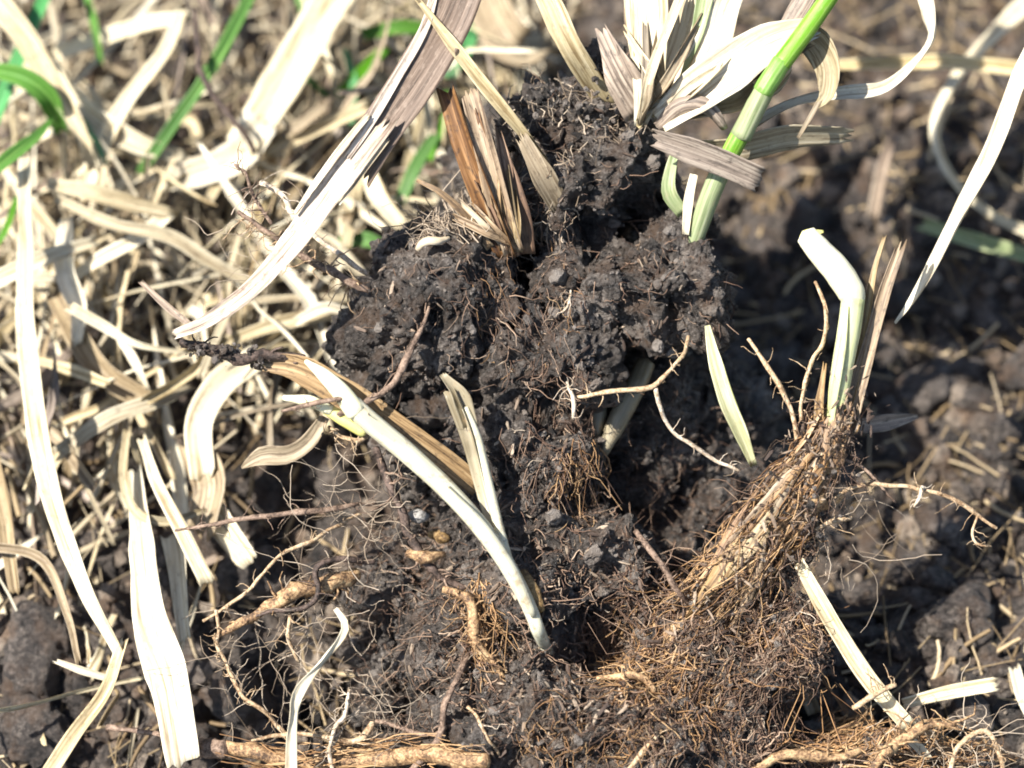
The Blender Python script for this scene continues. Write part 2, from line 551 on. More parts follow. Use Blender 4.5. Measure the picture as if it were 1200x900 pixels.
M['shoot'] = shoot_mat('etiolated shoot', (0.50, 0.465, 0.32), (0.70, 0.665, 0.50), 0.6, 0.2)
M['shoot_lime'] = shoot_mat('lime white shoot', (0.50, 0.53, 0.22), (0.68, 0.68, 0.40), 0.3, 0.2)
M['shoot_tip'] = shoot_mat('bleached shoot tip', (0.70, 0.66, 0.42), (0.80, 0.77, 0.58), 0.25, 0.2)
M['shoot_yellow'] = shoot_mat('yellow bud', (0.66, 0.60, 0.16), (0.78, 0.72, 0.34), 0.15, 0.2)
M['shoot_dirty_shaded'] = shoot_mat('dirty shaded shoot', (0.18, 0.145, 0.085), (0.40, 0.345, 0.23), 0.95, 0.0)  # dirt, plus a lowered albedo for the shade on the hollow's buds
M['white_root'] = shoot_mat('white root', (0.60, 0.47, 0.30), (0.78, 0.69, 0.52), 0.4, 0.0)

def root_mat(name, a, b, c):
    N = NT(name)
    tc = N.n("ShaderNodeTexCoord").outputs["Object"]
    n1 = N.noise(tc, 6, 5, 0.7); n2 = N.noise(tc, 30, 4, 0.7)
    col = N.ramp(N.math('ADD', N.math('MULTIPLY', n1, 0.55), N.math('MULTIPLY', n2, 0.45)), [(0.42, a), (0.5, b), (0.60, c)])
    return N.done(col, 0.65, n2, 0.8, 0.02, 0.05, spec=0.35)

M['root_brown'] = root_mat('brown root', (0.07, 0.045, 0.03), (0.19, 0.125, 0.085), (0.34, 0.24, 0.17))
M['root_tan'] = root_mat('tan root', (0.20, 0.12, 0.06), (0.42, 0.29, 0.165), (0.60, 0.46, 0.30))
M['root_orange'] = root_mat('orange rhizome', (0.07, 0.040, 0.022), (0.28, 0.165, 0.080), (0.56, 0.385, 0.20))
M['root_dark'] = root_mat('dark root', (0.025, 0.018, 0.014), (0.075, 0.05, 0.037), (0.16, 0.11, 0.085))
M['root_pale'] = root_mat('pale root', (0.34, 0.25, 0.16), (0.54, 0.43, 0.31), (0.72, 0.63, 0.50))
M['seed'] = root_mat('seed husk', (0.08, 0.045, 0.018), (0.22, 0.135, 0.05), (0.36, 0.25, 0.12))
M['stone'] = root_mat('pale stone', (0.10, 0.09, 0.08), (0.26, 0.24, 0.21), (0.42, 0.40, 0.36))
M['fibre_brown'] = island_mat('brown fibres', [(0.1, (0.045, 0.026, 0.018)), (0.5, (0.14, 0.083, 0.054)), (0.8, (0.29, 0.19, 0.125)), (1.0, (0.52, 0.39, 0.27))])
M['fibre_orange'] = island_mat('orange fibres', [(0.1, (0.11, 0.052, 0.024)), (0.5, (0.32, 0.175, 0.075)), (0.85, (0.54, 0.345, 0.17)), (1.0, (0.66, 0.50, 0.32))], translucent=0.1)
M['fibre_pale'] = island_mat('pale fibres', [(0.1, (0.14, 0.10, 0.065)), (0.5, (0.32, 0.245, 0.17)), (1.0, (0.58, 0.48, 0.36))], translucent=0.1)
M['thatch'] = island_mat('straw thatch', [(0.1, (0.16, 0.115, 0.065)), (0.4, (0.38, 0.30, 0.185)), (0.75, (0.58, 0.49, 0.33)), (1.0, (0.74, 0.66, 0.50))], translucent=0.15)
M['litter'] = island_mat('straw litter', [(0.1, (0.10, 0.07, 0.04)), (0.4, (0.24, 0.165, 0.085)), (0.75, (0.44, 0.33, 0.185)), (1.0, (0.66, 0.54, 0.36))], translucent=0.15)
M['soil_clod'] = soil_mat('moist soil', (0.018, 0.0150, 0.0125), (0.090, 0.074, 0.061), (0.31, 0.265, 0.222), (0.12, 0.077, 0.050), rough=(0.25, 0.75))
M['crumb_clod'] = soil_mat('soil crumb', (0.020, 0.0168, 0.0142), (0.100, 0.083, 0.069), (0.34, 0.292, 0.245), (0.135, 0.090, 0.06), rough=(0.28, 0.8), island=True)
M['soil_ground'] = soil_mat('ground soil', (0.018, 0.0145, 0.012), (0.088, 0.071, 0.058), (0.29, 0.24, 0.195), (0.13, 0.080, 0.048))
M['crumb_ground'] = soil_mat('ground crumb', (0.022, 0.017, 0.0135), (0.13, 0.10, 0.076), (0.42, 0.335, 0.25), (0.21, 0.13, 0.077), island=True)
M['debris'] = island_mat('plant debris', [(0.1, (0.025, 0.017, 0.013)), (0.45, (0.075, 0.050, 0.036)), (0.75, (0.20, 0.145, 0.10)), (1.0, (0.45, 0.36, 0.26))])

# ------------------------------------------------------------------ ground
def lines1d(lo, hi, step):
    mid = np.arange(lo, hi, step)
    g = np.cumsum(step * 1.35 ** np.arange(1, 34))
    return np.concatenate([(lo - g)[::-1], mid, mid[-1] + g])

def ground_height(x, y):
    p = np.stack([x, y, np.zeros_like(x)], 1)
    near = np.clip(1 - (np.hypot(x, y - 3) - 16) / 20, 0, 1)
    h = 0.55 * fbm(p * 0.35, 3, 3) + 0.28 * (pellets(p * 0.9, 11) - 0.6) + 0.26 * (pellets(p * 2.1 + 5, 12) - 0.6) \
        + 0.10 * (pellets(p * 4.7 + 9, 13) - 0.6) + 0.40 * fbm(p * 2.2, 5, 5, 0.62)
    # a shallow hollow behind the clod where the plug came out
    h = h - 0.6 * np.exp(-(((x - 3.0) / 2.2) ** 2 + ((y - 2.5) / 2.5) ** 2))
    return h * near + 0.0

gx, gy = lines1d(-10.5, 10.5, 0.065), lines1d(-6.5, 12.5, 0.065)
XX, YY = np.meshgrid(gx, gy)
ZZ = ground_height(XX.ravel(), YY.ravel())
gv = np.stack([XX.ravel(), YY.ravel(), ZZ], 1)
gi = np.arange(len(gv)).reshape(len(gy), len(gx))
gf = np.stack([gi[:-1, :-1], gi[:-1, 1:], gi[1:, 1:], gi[1:, :-1]], -1).reshape(-1, 4)
ground = link("ground", np_mesh("ground", gv, gf, M['soil_ground']))
tag(ground, "dark crumbly bare soil under and behind the clod", kind="structure")
sel = (np.abs(gx[None]) < 12) & (np.abs(gy[:, None] - 3) < 11)

def ground_z(x, y):
    return float(ground_height(np.array([float(x)]), np.array([float(y)]))[0])

# small crumbs strewn on the ground
NG = 9000
cx_ = rng.uniform(-9, 9.5, NG); cy_ = rng.uniform(-5.5, 11, NG)
cz_ = ground_height(cx_, cy_)
cs_ = 0.025 + 0.17 * rng.random(NG) ** 4
o = link("soil_crumbs", crumb_mesh(np.stack([cx_, cy_, cz_ + cs_ * 0.3], 1), cs_, M['crumb_ground'], 2, 5, False))
tag(o, "loose brown soil crumbs strewn over the ground around the clod", "soil crumbs", kind="stuff")

# bigger lumps on the ground, each a thing
lump_meshes = []
for k in range(8):
    v, f = lump_verts(4, 60 + k, 0.5, 1.1, (1, 0.85, 0.65))
    lump_meshes.append(np_mesh("lump", v, f, M['soil_ground']))
def ground_lump(px, py, size, k, label, group=None):
    p = G(px, py, 0.2)
    z = ground_z(p[0], p[1])
    o = link("soil_lump", lump_meshes[k % 8])
    o.location = (p[0], p[1], z + size * 0.25)
    o.scale = (size,) * 3
    o.rotation_euler = (random.uniform(-.4, .4), random.uniform(-.4, .4), random.uniform(0, 6.3))
    return tag(o, label, "soil lump", group)
ground_lump(60, 770, 0.75, 0, "large grey-brown soil lump at the lower left edge below the straw")
ground_lump(40, 870, 0.55, 1, "rounded grey soil lump in the bottom left corner")
ground_lump(300, 700, 0.5, 2, "dark soil lump behind the orange root left of the clod")
ground_lump(1090, 440, 0.6, 3, "tall crumbly soil lump right of the lime-white shoot")
ground_lump(1120, 740, 0.55, 4, "grey-brown soil lump behind the pale straw piece at lower right")
ground_lump(880, 290, 0.5, 5, "sunlit brown soil lump just right of the green stem's foot")
lr = random.Random(5)
for k in range(180):
    if k < 130:
        px, py = lr.uniform(840, 1215), lr.uniform(150, 900)
    else:
        px, py = lr.uniform(-10, 420), lr.uniform(250, 900)
    spot = ("beside the green stem and looping blade, upper right" if py < 300 else "right of the lime-white shoot" if px > 1010 and py < 560
            else "between the clod and the lime-white shoot" if py < 560 else "by the white straw, lower right" if px < 1060 else "near the right edge, lower right")
    spotl = ("below the bleached leaf's tip" if py < 520 else "among the roots left of the clod" if px > 230 else "around the wide white blade, lower left")
    ground_lump(px, py, 0.10 + 0.32 * lr.random() ** 2.5, lr.randrange(8),
                "small brown soil lump " + spot if k < 130 else "small dark soil lump under the straw " + spotl,
                "small lumps on the bare soil" if k < 130 else "small lumps under the straw")

# ------------------------------------------------------------------ the clod
BASE = P(680, 1000, 2.0)
BASE[2] = 0.0
clod = thing("soil_clod", "dark crumbly clod of moist soil matted with fine grass roots", "soil clod", BASE)
LUMPS = [  # px, py, depth, half-width, half-height, half-depth (cm)
    (512, 362, 1.15, 1.00, 1.00, 1.25), (448, 400, 1.0, 0.44, 0.72, 0.7), (555, 300, 1.0, 0.6, 0.5, 0.8),
    (665, 235, 1.35, 0.80, 0.75, 1.1), (715, 175, 1.3, 0.62, 0.75, 0.8), (690, 120, 1.3, 0.5, 0.45, 0.6), (762, 215, 1.7, 0.45, 0.7, 0.6),
    (592, 245, 1.2, 0.5, 0.6, 0.7), (648, 140, 1.25, 0.5, 0.5, 0.6), (704, 88, 1.2, 0.36, 0.36, 0.5), (650, 420, 1.0, 0.7, 0.6, 0.9),
    (778, 335, 0.95, 0.72, 0.68, 1.0), (690, 330, 1.1, 0.7, 0.7, 1.0), (800, 270, 1.3, 0.5, 0.4, 0.6),
    (615, 420, 1.5, 1.0, 0.9, 1.3), (600, 560, 1.35, 0.95, 1.3, 1.2), (520, 500, 1.6, 0.8, 0.7, 1.0),
    (800, 560, 3.5, 1.45, 1.6, 1.3), (660, 690, 0.95, 1.15, 1.0, 1.05), (560, 760, 1.3, 0.9, 0.9, 1.0),
    (480, 690, 1.75, 0.75, 0.75, 0.9), (455, 790, 1.8, 0.6, 0.8, 0.8), (700, 860, 0.6, 2.3, 0.95, 1.2), (610, 810, 0.55, 0.6, 0.5, 0.6),
    (880, 690, 0.95, 0.55, 0.9, 0.7), (925, 640, 0.6, 0.38, 0.5, 0.5), (905, 745, 0.6, 0.45, 0.6, 0.6), (820, 780, 0.75, 0.95, 0.85, 0.85), (985, 915, 0.9, 1.7, 0.45, 0.9),
    (500, 900, 1.6, 1.0, 0.7, 0.9), (700, 1060, 1.2, 2.7, 1.6, 1.7), (900, 1000, 1.4, 2.2, 1.0, 1.3),
    (650, 480, 3.0, 1.9, 3.2, 1.6), (680, 760, 3.2, 2.4, 2.2, 2.0), (640, 300, 3.2, 1.5, 1.9, 1.4), (640, 420, 5.2, 1.7, 2.4, 1.6),
]
V, F = [], []
b = 0
v0, f0 = ICO[4]
for (px, py, d, rx, ry, rd) in LUMPS:
    c = P(px, py, d)
    V.append(c + v0[:, :1] * rx * RIGHT + v0[:, 1:2] * ry * UP + v0[:, 2:] * rd * DIR)
    F.append(f0 + b); b += len(v0)
tmp = link("tmp", np_mesh("tmp", np.concatenate(V), np.concatenate(F)))
md = tmp.modifiers.new("r", 'REMESH')
md.mode = 'VOXEL'; md.voxel_size = 0.034
dg = bpy.context.evaluated_depsgraph_get()
body = bpy.data.meshes.new_from_object(tmp.evaluated_get(dg))
bpy.data.objects.remove(tmp)
nv = len(body.vertices)
co = np.empty(nv * 3, dtype=np.float32); body.vertices.foreach_get("co", co); co = co.reshape(-1, 3).astype(float)
no = np.empty(nv * 3, dtype=np.float32); body.vertices.foreach_get("normal", no); no = no.reshape(-1, 3).astype(float)
wq = co + 0.25 * np.stack([fbm(co * 1.1 + k * 31, 40 + k, 3) for k in range(3)], 1)
rid = 1 - 2 * np.abs(fbm(wq * 1.3, 27, 4, 0.6))
rid2 = 1 - 2 * np.abs(fbm(wq * 3.4, 28, 4, 0.6))
cav = np.clip(fbm(wq * 2.0, 29, 3) - 0.22, 0, 1)             # pits and cracks
disp = (0.36 * fbm(wq * 0.9, 21, 4) + 0.17 * rid + 0.11 * rid2 + 0.20 * (pellets(wq * 1.4, 22) - 0.75) + 0.22 * (pellets(wq * 3.1, 23) - 0.75)
        + 0.13 * (pellets(wq * 7.0, 24) - 0.75) + 0.30 * fbm(wq * 2.6, 26, 6, 0.70) - 1.1 * cav - 1.3 * np.clip(fbm(wq * 0.95 + 40, 33, 3) - 0.20, 0, 1))
disp = disp - disp.mean() - 0.06
co = co + no * disp[:, None]
body.vertices.foreach_set("co", co.astype(np.float32).ravel())
body.polygons.foreach_set("use_smooth", np.ones(len(body.polygons), dtype=bool))
body.materials.clear(); body.materials.append(M['soil_clod'])
body.update()
link("soil_body", body, clod)
tri = np.array([p.vertices[:] for p in body.polygons if len(p.vertices) == 4])
bvh = BVHTree.FromPolygons([tuple(x) for x in co], [tuple(int(q) for q in t) for t in tri])
nrm = np.empty(nv * 3, dtype=np.float32); body.vertices.foreach_get("normal", nrm); nrm = nrm.reshape(-1, 3).astype(float)

def hit(px, py):
    d = Vector(P(px, py, 0) - CAM).normalized()
    loc, n, i, dist = bvh.ray_cast(Vector(CAM), d)
    if loc is None: return None
    n = np.array(n)
    if n @ TOCAM < 0: n = -n
    return np.array(loc), n

def on(px, py, lift=0.05, fallback=0.3):
    h = hit(px, py)
    return P(px, py, fallback) if h is None else h[0] + TOCAM * lift

# lumps standing proud of the clod: parts
clod_lump_meshes = []
for k in range(8):
    v, f = lump_verts(4, 90 + k, 0.55, 1.2, (1, 0.85, 0.75))
    clod_lump_meshes.append(np_mesh("crumb_lump", v, f, M['crumb_clod']))
cnt = 0
r = random.Random(11)
while cnt < 60:
    px, py = r.uniform(400, 960), r.uniform(100, 905)
    h = hit(px, py)
    if h is None or depth_of(h[0]) > 2.2: continue
    o = link("soil_lump", clod_lump_meshes[r.randrange(8)], clod)
    s = 0.05 + 0.10 * r.random() ** 2
    q = h[0] + h[1] * s * 0.25 - BASE
    o.matrix_parent_inverse = Matrix.Identity(4)
    o.location = Vector(q)
    o.scale = (s, s, s)
    o.rotation_euler = (r.uniform(0, 6), r.uniform(0, 6), r.uniform(0, 6))
    cnt += 1
# fine crumbs over the whole clod
front = np.where(nrm @ TOCAM > -0.3)[0]
patch = fbm(co[front] * 1.4, 71, 3)
front_c = front[patch > 0.0]
pick = np.concatenate([rng.choice(front_c, 3200), rng.choice(front, 1200)])
sz = 0.012 + 0.06 * rng.random(4400) ** 4
o = link("soil_crumbs", crumb_mesh(co[pick] + nrm[pick] * (sz * 0.3)[:, None], sz, M['crumb_clod'], 2, 9, False), clod); tag(o, kind="stuff")
pick = np.concatenate([rng.choice(front_c, 16000), rng.choice(front, 9000)])
sz = 0.007 + 0.026 * rng.random(25000) ** 2.5
o = link("fine_soil_crumbs", crumb_mesh(co[pick] + nrm[pick] * (sz * 0.5)[:, None], sz, M['crumb_clod'], 1, 19, False), clod); tag(o, kind="stuff")

# ------------------------------------------------------------------ root hairs on the clod
def walk(p, d, n, length, rnd, curly=0.5, normal=None, lift=0.0, grav=0.0):
    st = length / (n - 1)
    out = [p]
    d = d / (np.linalg.norm(d) + 1e-9)
    drift = rnd.normal(size=3) * 0.25
    for _ in range(n - 1):
        d = d + rnd.normal(size=3) * curly * 0.5 + drift * curly
        d[2] -= grav
        d = d / (np.linalg.norm(d) + 1e-9)
        out.append(out[-1] + d * st)
    out = np.array(out)
    return out

def snap(line, lo=0.0, hi=0.25):
    """keep a strand close to the clod's surface"""
    res = []
    for p in line:
        loc, n, i, dist = bvh.find_nearest(Vector(p))
        if loc is None: res.append(p); continue
        v = np.array(p) - np.array(loc)
        nn = np.array(n)
        side = v @ nn
        dd = float(np.clip(side, lo, hi))
        res.append(np.array(loc) + nn * dd + (v - nn * side) * 0.5)
    return np.array(res)

def scatter_hairs(regions, rnd, snapped=True):
    L = []
    for (cx, cy, rx, ry, count, ang, spread, l0, l1, r0, r1, curly, lift) in regions:
        made = 0
        tries = 0
        while made < count and tries < count * 4:
            tries += 1
            a, q = rnd.random() * 2 * math.pi, math.sqrt(rnd.random())
            px, py = cx + rx * q * math.cos(a), cy + ry * q * math.sin(a)
            h = hit(px, py)
            if h is None or depth_of(h[0]) > 2.6: continue
            th = math.radians(ang + rnd.normal() * spread)
            d = RIGHT * math.cos(th) + UP * math.sin(th) + h[1] * lift * rnd.random()
            ln = walk(h[0] + h[1] * 0.02, d, 8, rnd.uniform(l0, l1), rnd, curly)
            if snapped: ln = snap(ln, 0.004, 0.03 + 0.22 * lift * rnd.random() ** 2)
            rr = rnd.uniform(r0, r1)
            L.append((ln, rr, rr * 0.45))
            made += 1
    return L

hr = np.random.default_rng(3)
# (cx, cy, rx, ry, count, angle, spread, length lo hi, radius lo hi, curl, lift)
brown = scatter_hairs([
    (610, 330, 75, 100, 190, -80, 35, 0.15, 0.6, 0.003, 0.009, 0.35, 0.2),
    (655, 490, 45, 100, 150, -85, 25, 0.2, 0.7, 0.004, 0.010, 0.3, 0.2),
    (600, 640, 150, 120, 330, -80, 80, 0.06, 0.35, 0.004, 0.011, 0.35, 1.2),
    (740, 780, 230, 120, 900, -60, 90, 0.06, 0.4, 0.004, 0.012, 0.4, 1.4),
    (820, 760, 130, 120, 700, -120, 35, 0.2, 0.8, 0.004, 0.011, 0.4, 0.9),
    (480, 740, 90, 120, 240, -70, 80, 0.1, 0.6, 0.003, 0.010, 0.5, 1.0),
    (690, 250, 120, 120, 110, -70, 90, 0.05, 0.25, 0.004, 0.009, 0.4, 1.0),
    (500, 360, 95, 100, 60, -60, 90, 0.05, 0.3, 0.003, 0.008, 0.5, 0.8),
    (790, 340, 65, 70, 60, -70, 90, 0.05, 0.25, 0.003, 0.009, 0.5, 1.0),
    (930, 690, 70, 110, 420, -70, 60, 0.1, 0.5, 0.004, 0.011, 0.5, 1.4),
    (1010, 890, 160, 40, 420, 10, 60, 0.1, 0.7, 0.004, 0.012, 0.5, 1.0),
    (790, 570, 90, 100, 120, -70, 60, 0.3, 0.7, 0.003, 0.007, 0.6, 0.5)], hr)
orange = scatter_hairs([
    (610, 350, 60, 90, 30, -80, 30, 0.15, 0.5, 0.004, 0.009, 0.3, 0.2),
    (680, 560, 28, 60, 60, -85, 18, 0.2, 0.6, 0.005, 0.012, 0.22, 0.25),
    (810, 750, 90, 90, 260, -120, 35, 0.2, 0.7, 0.005, 0.014, 0.3, 0.9),
    (560, 720, 20, 50, 150, -70, 16, 0.25, 0.7, 0.006, 0.014, 0.2, 0.7),
    (770, 790, 55, 30, 110, -150, 40, 0.2, 0.6, 0.006, 0.018, 0.25, 0.9),
    (740, 850, 140, 45, 140, -100, 50, 0.15, 0.5, 0.005, 0.013, 0.3, 1.0),
    (930, 700, 60, 90, 130, -70, 50, 0.15, 0.5, 0.005, 0.012, 0.3, 1.0),
    (1040, 875, 130, 28, 260, 15, 25, 0.4, 1.0, 0.006, 0.016, 0.3, 0.8)], hr)
pale = scatter_hairs([
    (640, 150, 70, 60, 80, 100, 50, 0.2, 0.5, 0.005, 0.013, 0.3, 1.4),
    (530, 262, 50, 28, 100, 130, 22, 0.3, 0.7, 0.005, 0.014, 0.2, 1.2),
    (620, 260, 55, 45, 70, 70, 60, 0.2, 0.5, 0.004, 0.012, 0.4, 1.1),
    (730, 120, 50, 50, 60, 100, 60, 0.2, 0.4, 0.005, 0.010, 0.4, 1.2),
    (620, 620, 170, 200, 90, -80, 80, 0.06, 0.2, 0.004, 0.009, 0.4, 1.0),
    (740, 800, 230, 100, 110, -80, 80, 0.06, 0.3, 0.004, 0.009, 0.4, 1.3),
    (900, 760, 70, 90, 80, -60, 80, 0.1, 0.4, 0.005, 0.010, 0.4, 1.3)], hr)
# flaky plant debris stuck in the soil
dp, dn = [], []
dr = random.Random(4)
while len(dp) < 2800:
    q = dr.random()
    if q < .55: px, py = dr.gauss(760, 120), dr.gauss(800, 70)
    elif q < .75: px, py = dr.gauss(620, 90), dr.gauss(620, 90)
    elif q < .88: px, py = dr.gauss(925, 30), dr.gauss(690, 70)
    else: px, py = dr.uniform(410, 850), dr.uniform(100, 460)
    h_ = hit(px, py)
    if h_ is None or depth_of(h_[0]) > 2.4: continue
    dp.append(h_[0]); dn.append(h_[1])
dp, dn = np.array(dp), np.array(dn)
sz = 0.012 + 0.06 * rng.random(len(dp)) ** 2.5
tag(link("plant_debris", crumb_mesh(dp + dn * (sz * 0.5)[:, None], sz, M['debris'], 1, 55, False, (1.5, 0.45, 0.3)), clod), kind="stuff")
tag(link("root_hairs", hair_mesh(brown, M['fibre_brown']), clod), "fine brown root hairs", kind="stuff")
tag(link("root_fibres", hair_mesh(orange, M['fibre_orange']), clod), "orange-brown root fibres", kind="stuff")
tag(link("dry_fibres", hair_mesh(pale, M['fibre_pale']), clod), "pale dry plant fibres", kind="stuff")
# hairs on the sides and back too
pk = rng.integers(0, nv, 900)
back = []
for i in pk:
    ln = walk(co[i], nrm[i] * 0.6 + hr.normal(size=3), 6, hr.uniform(0.2, 0.7), hr, 0.6)
    back.append((ln, 0.009, 0.004))
tag(link("loose_root_hairs", hair_mesh(back, M['fibre_brown']), clod), kind="stuff")

# ------------------------------------------------------------------ builders for leaves and roots by photo place
def pts_d(pts):  return np.array([P(*p) for p in pts])
def lay(pts, r_px=5, ends=(True, True), maxlift=1.3, n=14):
    """a path laid on the clod: stretches that run under its surface are lifted onto it; an end marked False stays sunk in"""
    c = resample(pts_d(pts), n)
    lift = np.zeros(n)
    rr = float(np.mean(r_px)) / 100
    for i, p in enumerate(c):
        h_ = hit(*px_of(p))
        if h_ is None: continue
        dd = depth_of(p) - (depth_of(h_[0]) - 0.6 * rr)
        if 0 < dd < maxlift: lift[i] = dd
    if not ends[0]: lift[0] = 0
    if not ends[1]: lift[-1] = 0
    sm = np.convolve(np.pad(lift, 1, mode='edge'), [.25, .5, .25], 'valid')
    lift = np.maximum(lift, sm) if all(ends) else np.where(lift > 0, np.maximum(lift, sm), sm)
    return c + TOCAM * lift[:, None]
def pts_g(pts):  return np.array([G(*p) for p in pts])
def wpx(w, pts):
    d = np.mean([depth_of(p) for p in pts])
    return np.atleast_1d(np.asarray(w, float)) / 100 * (DIST + d) / DIST

SEED = [100]
def leaf(pts, w, mat, parent=None, name="leaf_blade", **kw):
    SEED[0] += 1
    kw.setdefault('seed', SEED[0])
    o = link(name, ribbon(pts, wpx(w, pts), M[mat], **kw), parent)
    return o

def solo_leaf(pts, w, mat, label, name="dry_straw", cat="grass blade", group=None, **kw):
    return tag(leaf(pts, w, mat, None, name, **kw), label, cat, group)

def root(pts, r_, mat, parent=None, name="root", wob=0.03, rough=0.35, branches=0, blen=0.3, bmat=None, sides=7, **kw):
    SEED[0] += 1
    rr = wpx(r_, pts)
    me = tube(pts, rr, M[mat], sides=sides, rough=rough, wob=wob, seed=SEED[0], **kw)
    o = link(name, me, parent)
    if branches:
        rnd = np.random.default_rng(SEED[0])
        c = resample(pts, 60)
        t = unit(np.gradient(c, axis=0))
        L = []
        for _ in range(branches):
            i = rnd.integers(4, 58)
            d = np.cross(t[i], rnd.normal(size=3)) + t[i] * 0.3
            q = max(0.006, float(np.mean(rr)) * rnd.uniform(0.18, 0.4))
            L.append((walk(c[i], d, 7, blen * rnd.uniform(0.3, 1.2), rnd, 0.7), q, q * 0.4))
        bo = link("rootlets", hair_mesh(L, M[bmat or mat], 4), o if parent is None else o)
        bo.matrix_parent_inverse = Matrix.Identity(4) if parent is None else Matrix.Identity(4)
        if parent is not None:
            bo.matrix_parent_inverse = Matrix.Translation(-Vector(parent.location)).inverted() @ Matrix.Translation(-Vector(parent.location))
            bo.location = (0, 0, 0)
        tag(bo, kind="stuff")
    return o

def solo_root(pts, r_, mat, label, name="root", cat="root", group=None, **kw):
    return tag(root(pts, r_, mat, None, name, **kw), label, cat, group)

def bundle(path, rad, count, rnd, frac=(0.15, 0.5), r0=0.008, r1=0.018, loose=0.1, n=9):
    """fibres running along a path of given radius"""
    c = resample(path, 80)
    t, s, nn = frames(c)
    R = prof(rad, 80)
    L = []
    for _ in range(count):
        a0 = rnd.uniform(0, 2 * math.pi)
        ln = rnd.uniform(*frac)
        st = rnd.uniform(-0.02, 1 - ln * 0.8)
        da = rnd.normal() * 0.8
        ph = rnd.random(3) * 60
        k = np.clip((st + np.linspace(0, 1, n) * ln), 0, 1) * 79
        i = np.clip(k.astype(int), 0, 79)
        a = a0 + da * np.linspace(0, 1, n)
        rb = 0.78 + 0.5 * rnd.random() ** 1.5 + 0.45 * vnoise(np.stack([k / 79 * 5 + ph[0], a * 0.7, a * 0], 1), 3)
        fl = rb + loose * rnd.random() ** 2 * np.linspace(0, 1, n) ** 2 * 6
        base = c[i] + (c[np.minimum(i + 1, 79)] - c[i]) * (k - i)[:, None]
        p = base + (s[i] * np.cos(a)[:, None] + nn[i] * np.sin(a)[:, None]) * (R[i] * fl)[:, None]
        z = np.linspace(0, 4, n)
        for q in range(3):
            p[:, q] += loose * 0.5 * vnoise(np.stack([z + ph[q], z * 0, z * 0], 1), q)
        rr = rnd.uniform(r0, r1)
        L.append((p, rr, rr * 0.5))
    return L

# ------------------------------------------------------------------ big bleached leaf on the left
t = thing("dry_leaf", "long bleached dry leaf slanting from the top down to the left of the clod", "leaf", P(207, 392, -0.3))
leaf(pts_d([(438, 152, -.25), (392, 216, -.3), (345, 282, -.35), (296, 338, -.4), (245, 376, -.4), (206, 392, -.4)]),
     [38, 38, 36, 31, 24, 20, 18, 12], 'leaf_big', t, "blade", twist=[0, 0, -8, -15, -10], curl=[.15, .12, .1, .1, .15], ragged=(0.3, 0.04), ridge=0.005, edge=0.08, cs=13)
leaf(pts_d([(640, -250, .3), (590, -130, .1), (548, -30, -.02), (524, 30, -.06), (486, 95, -.14), (446, 152, -.2), (428, 185, -.22)]),
     [36, 44, 48, 52, 54, 52, 44], 'leaf_under', t, "upper_blade", hint=TOCAM, twist=[-6, -4, 0, 0], curl=0.12, ragged=(0, .3), edge=0.05, cs=13)
leaf(pts_d([(513, -25, -.06), (499, 30, -.1), (462, 95, -.18), (430, 150, -.24), (410, 180, -.27)]),
     [10, 11, 11, 12, 8], 'leaf_big', t, "curled_edge", twist=-15, curl=0.4, ragged=(0, .1))
leaf(pts_d([(428, 140, -.30), (402, 172, -.34), (375, 208, -.36), (345, 250, -.38)]), [7, 9, 8, 3], 'straw_pale', t, "split_strip", twist=-10, curl=.3, ragged=(.1, 0))
leaf(pts_d([(450, 170, -.30), (425, 203, -.33), (398, 240, -.36)]), [6, 7, 3], 'straw_pale', t, "split_strip", twist=8, curl=.3, ragged=(.12, 0))

# split straw leaning onto the clod
solo_leaf(pts_d([(494, 5, -.1), (525, 45, -.1), (562, 92, -.05), (600, 138, .05), (648, 196, .45)]), [6, 15, 16, 12, 5], 'straw',
          "split tan straw leaning down onto the top of the clod", curl=0.5, fold=0.2, twist=[-10, 5, 15], ragged=(.12, .1))
# brown stubble stalk
fr2 = random.Random(18)
t = thing("stubble_stalk", "orange-brown split stubble stalk standing out of the clod top", "stalk", P(590, 295, 0.3))
leaf(pts_d([(598, 300, .35), (575, 240, .15), (548, 170, .05), (528, 108, .05)]), [30, 30, 30, 26], 'stub_brown', t, "half_stalk", curl=.7, twist=-25, ragged=(0, .12), ridge=.006, cs=11)
leaf(pts_d([(602, 295, .3), (585, 240, .1), (568, 175, 0), (553, 116, 0)]), [24, 26, 26, 22], 'leaf_brown', t, "half_stalk", curl=.6, twist=10, ragged=(0, .15), ridge=.006, cs=11)
leaf(pts_d([(612, 298, .4), (604, 250, .2), (592, 205, .15), (585, 165, .15)]), [30, 30, 24, 8], 'stub_brown', t, "torn_sheath", curl=.6, twist=30, ragged=(0, .2))
leaf(pts_d([(575, 290, .3), (545, 250, .2), (515, 225, .15), (488, 212, .2)]), [10, 10, 8, 4], 'leaf_brown', t, "loose_strip", curl=.4, twist=0)
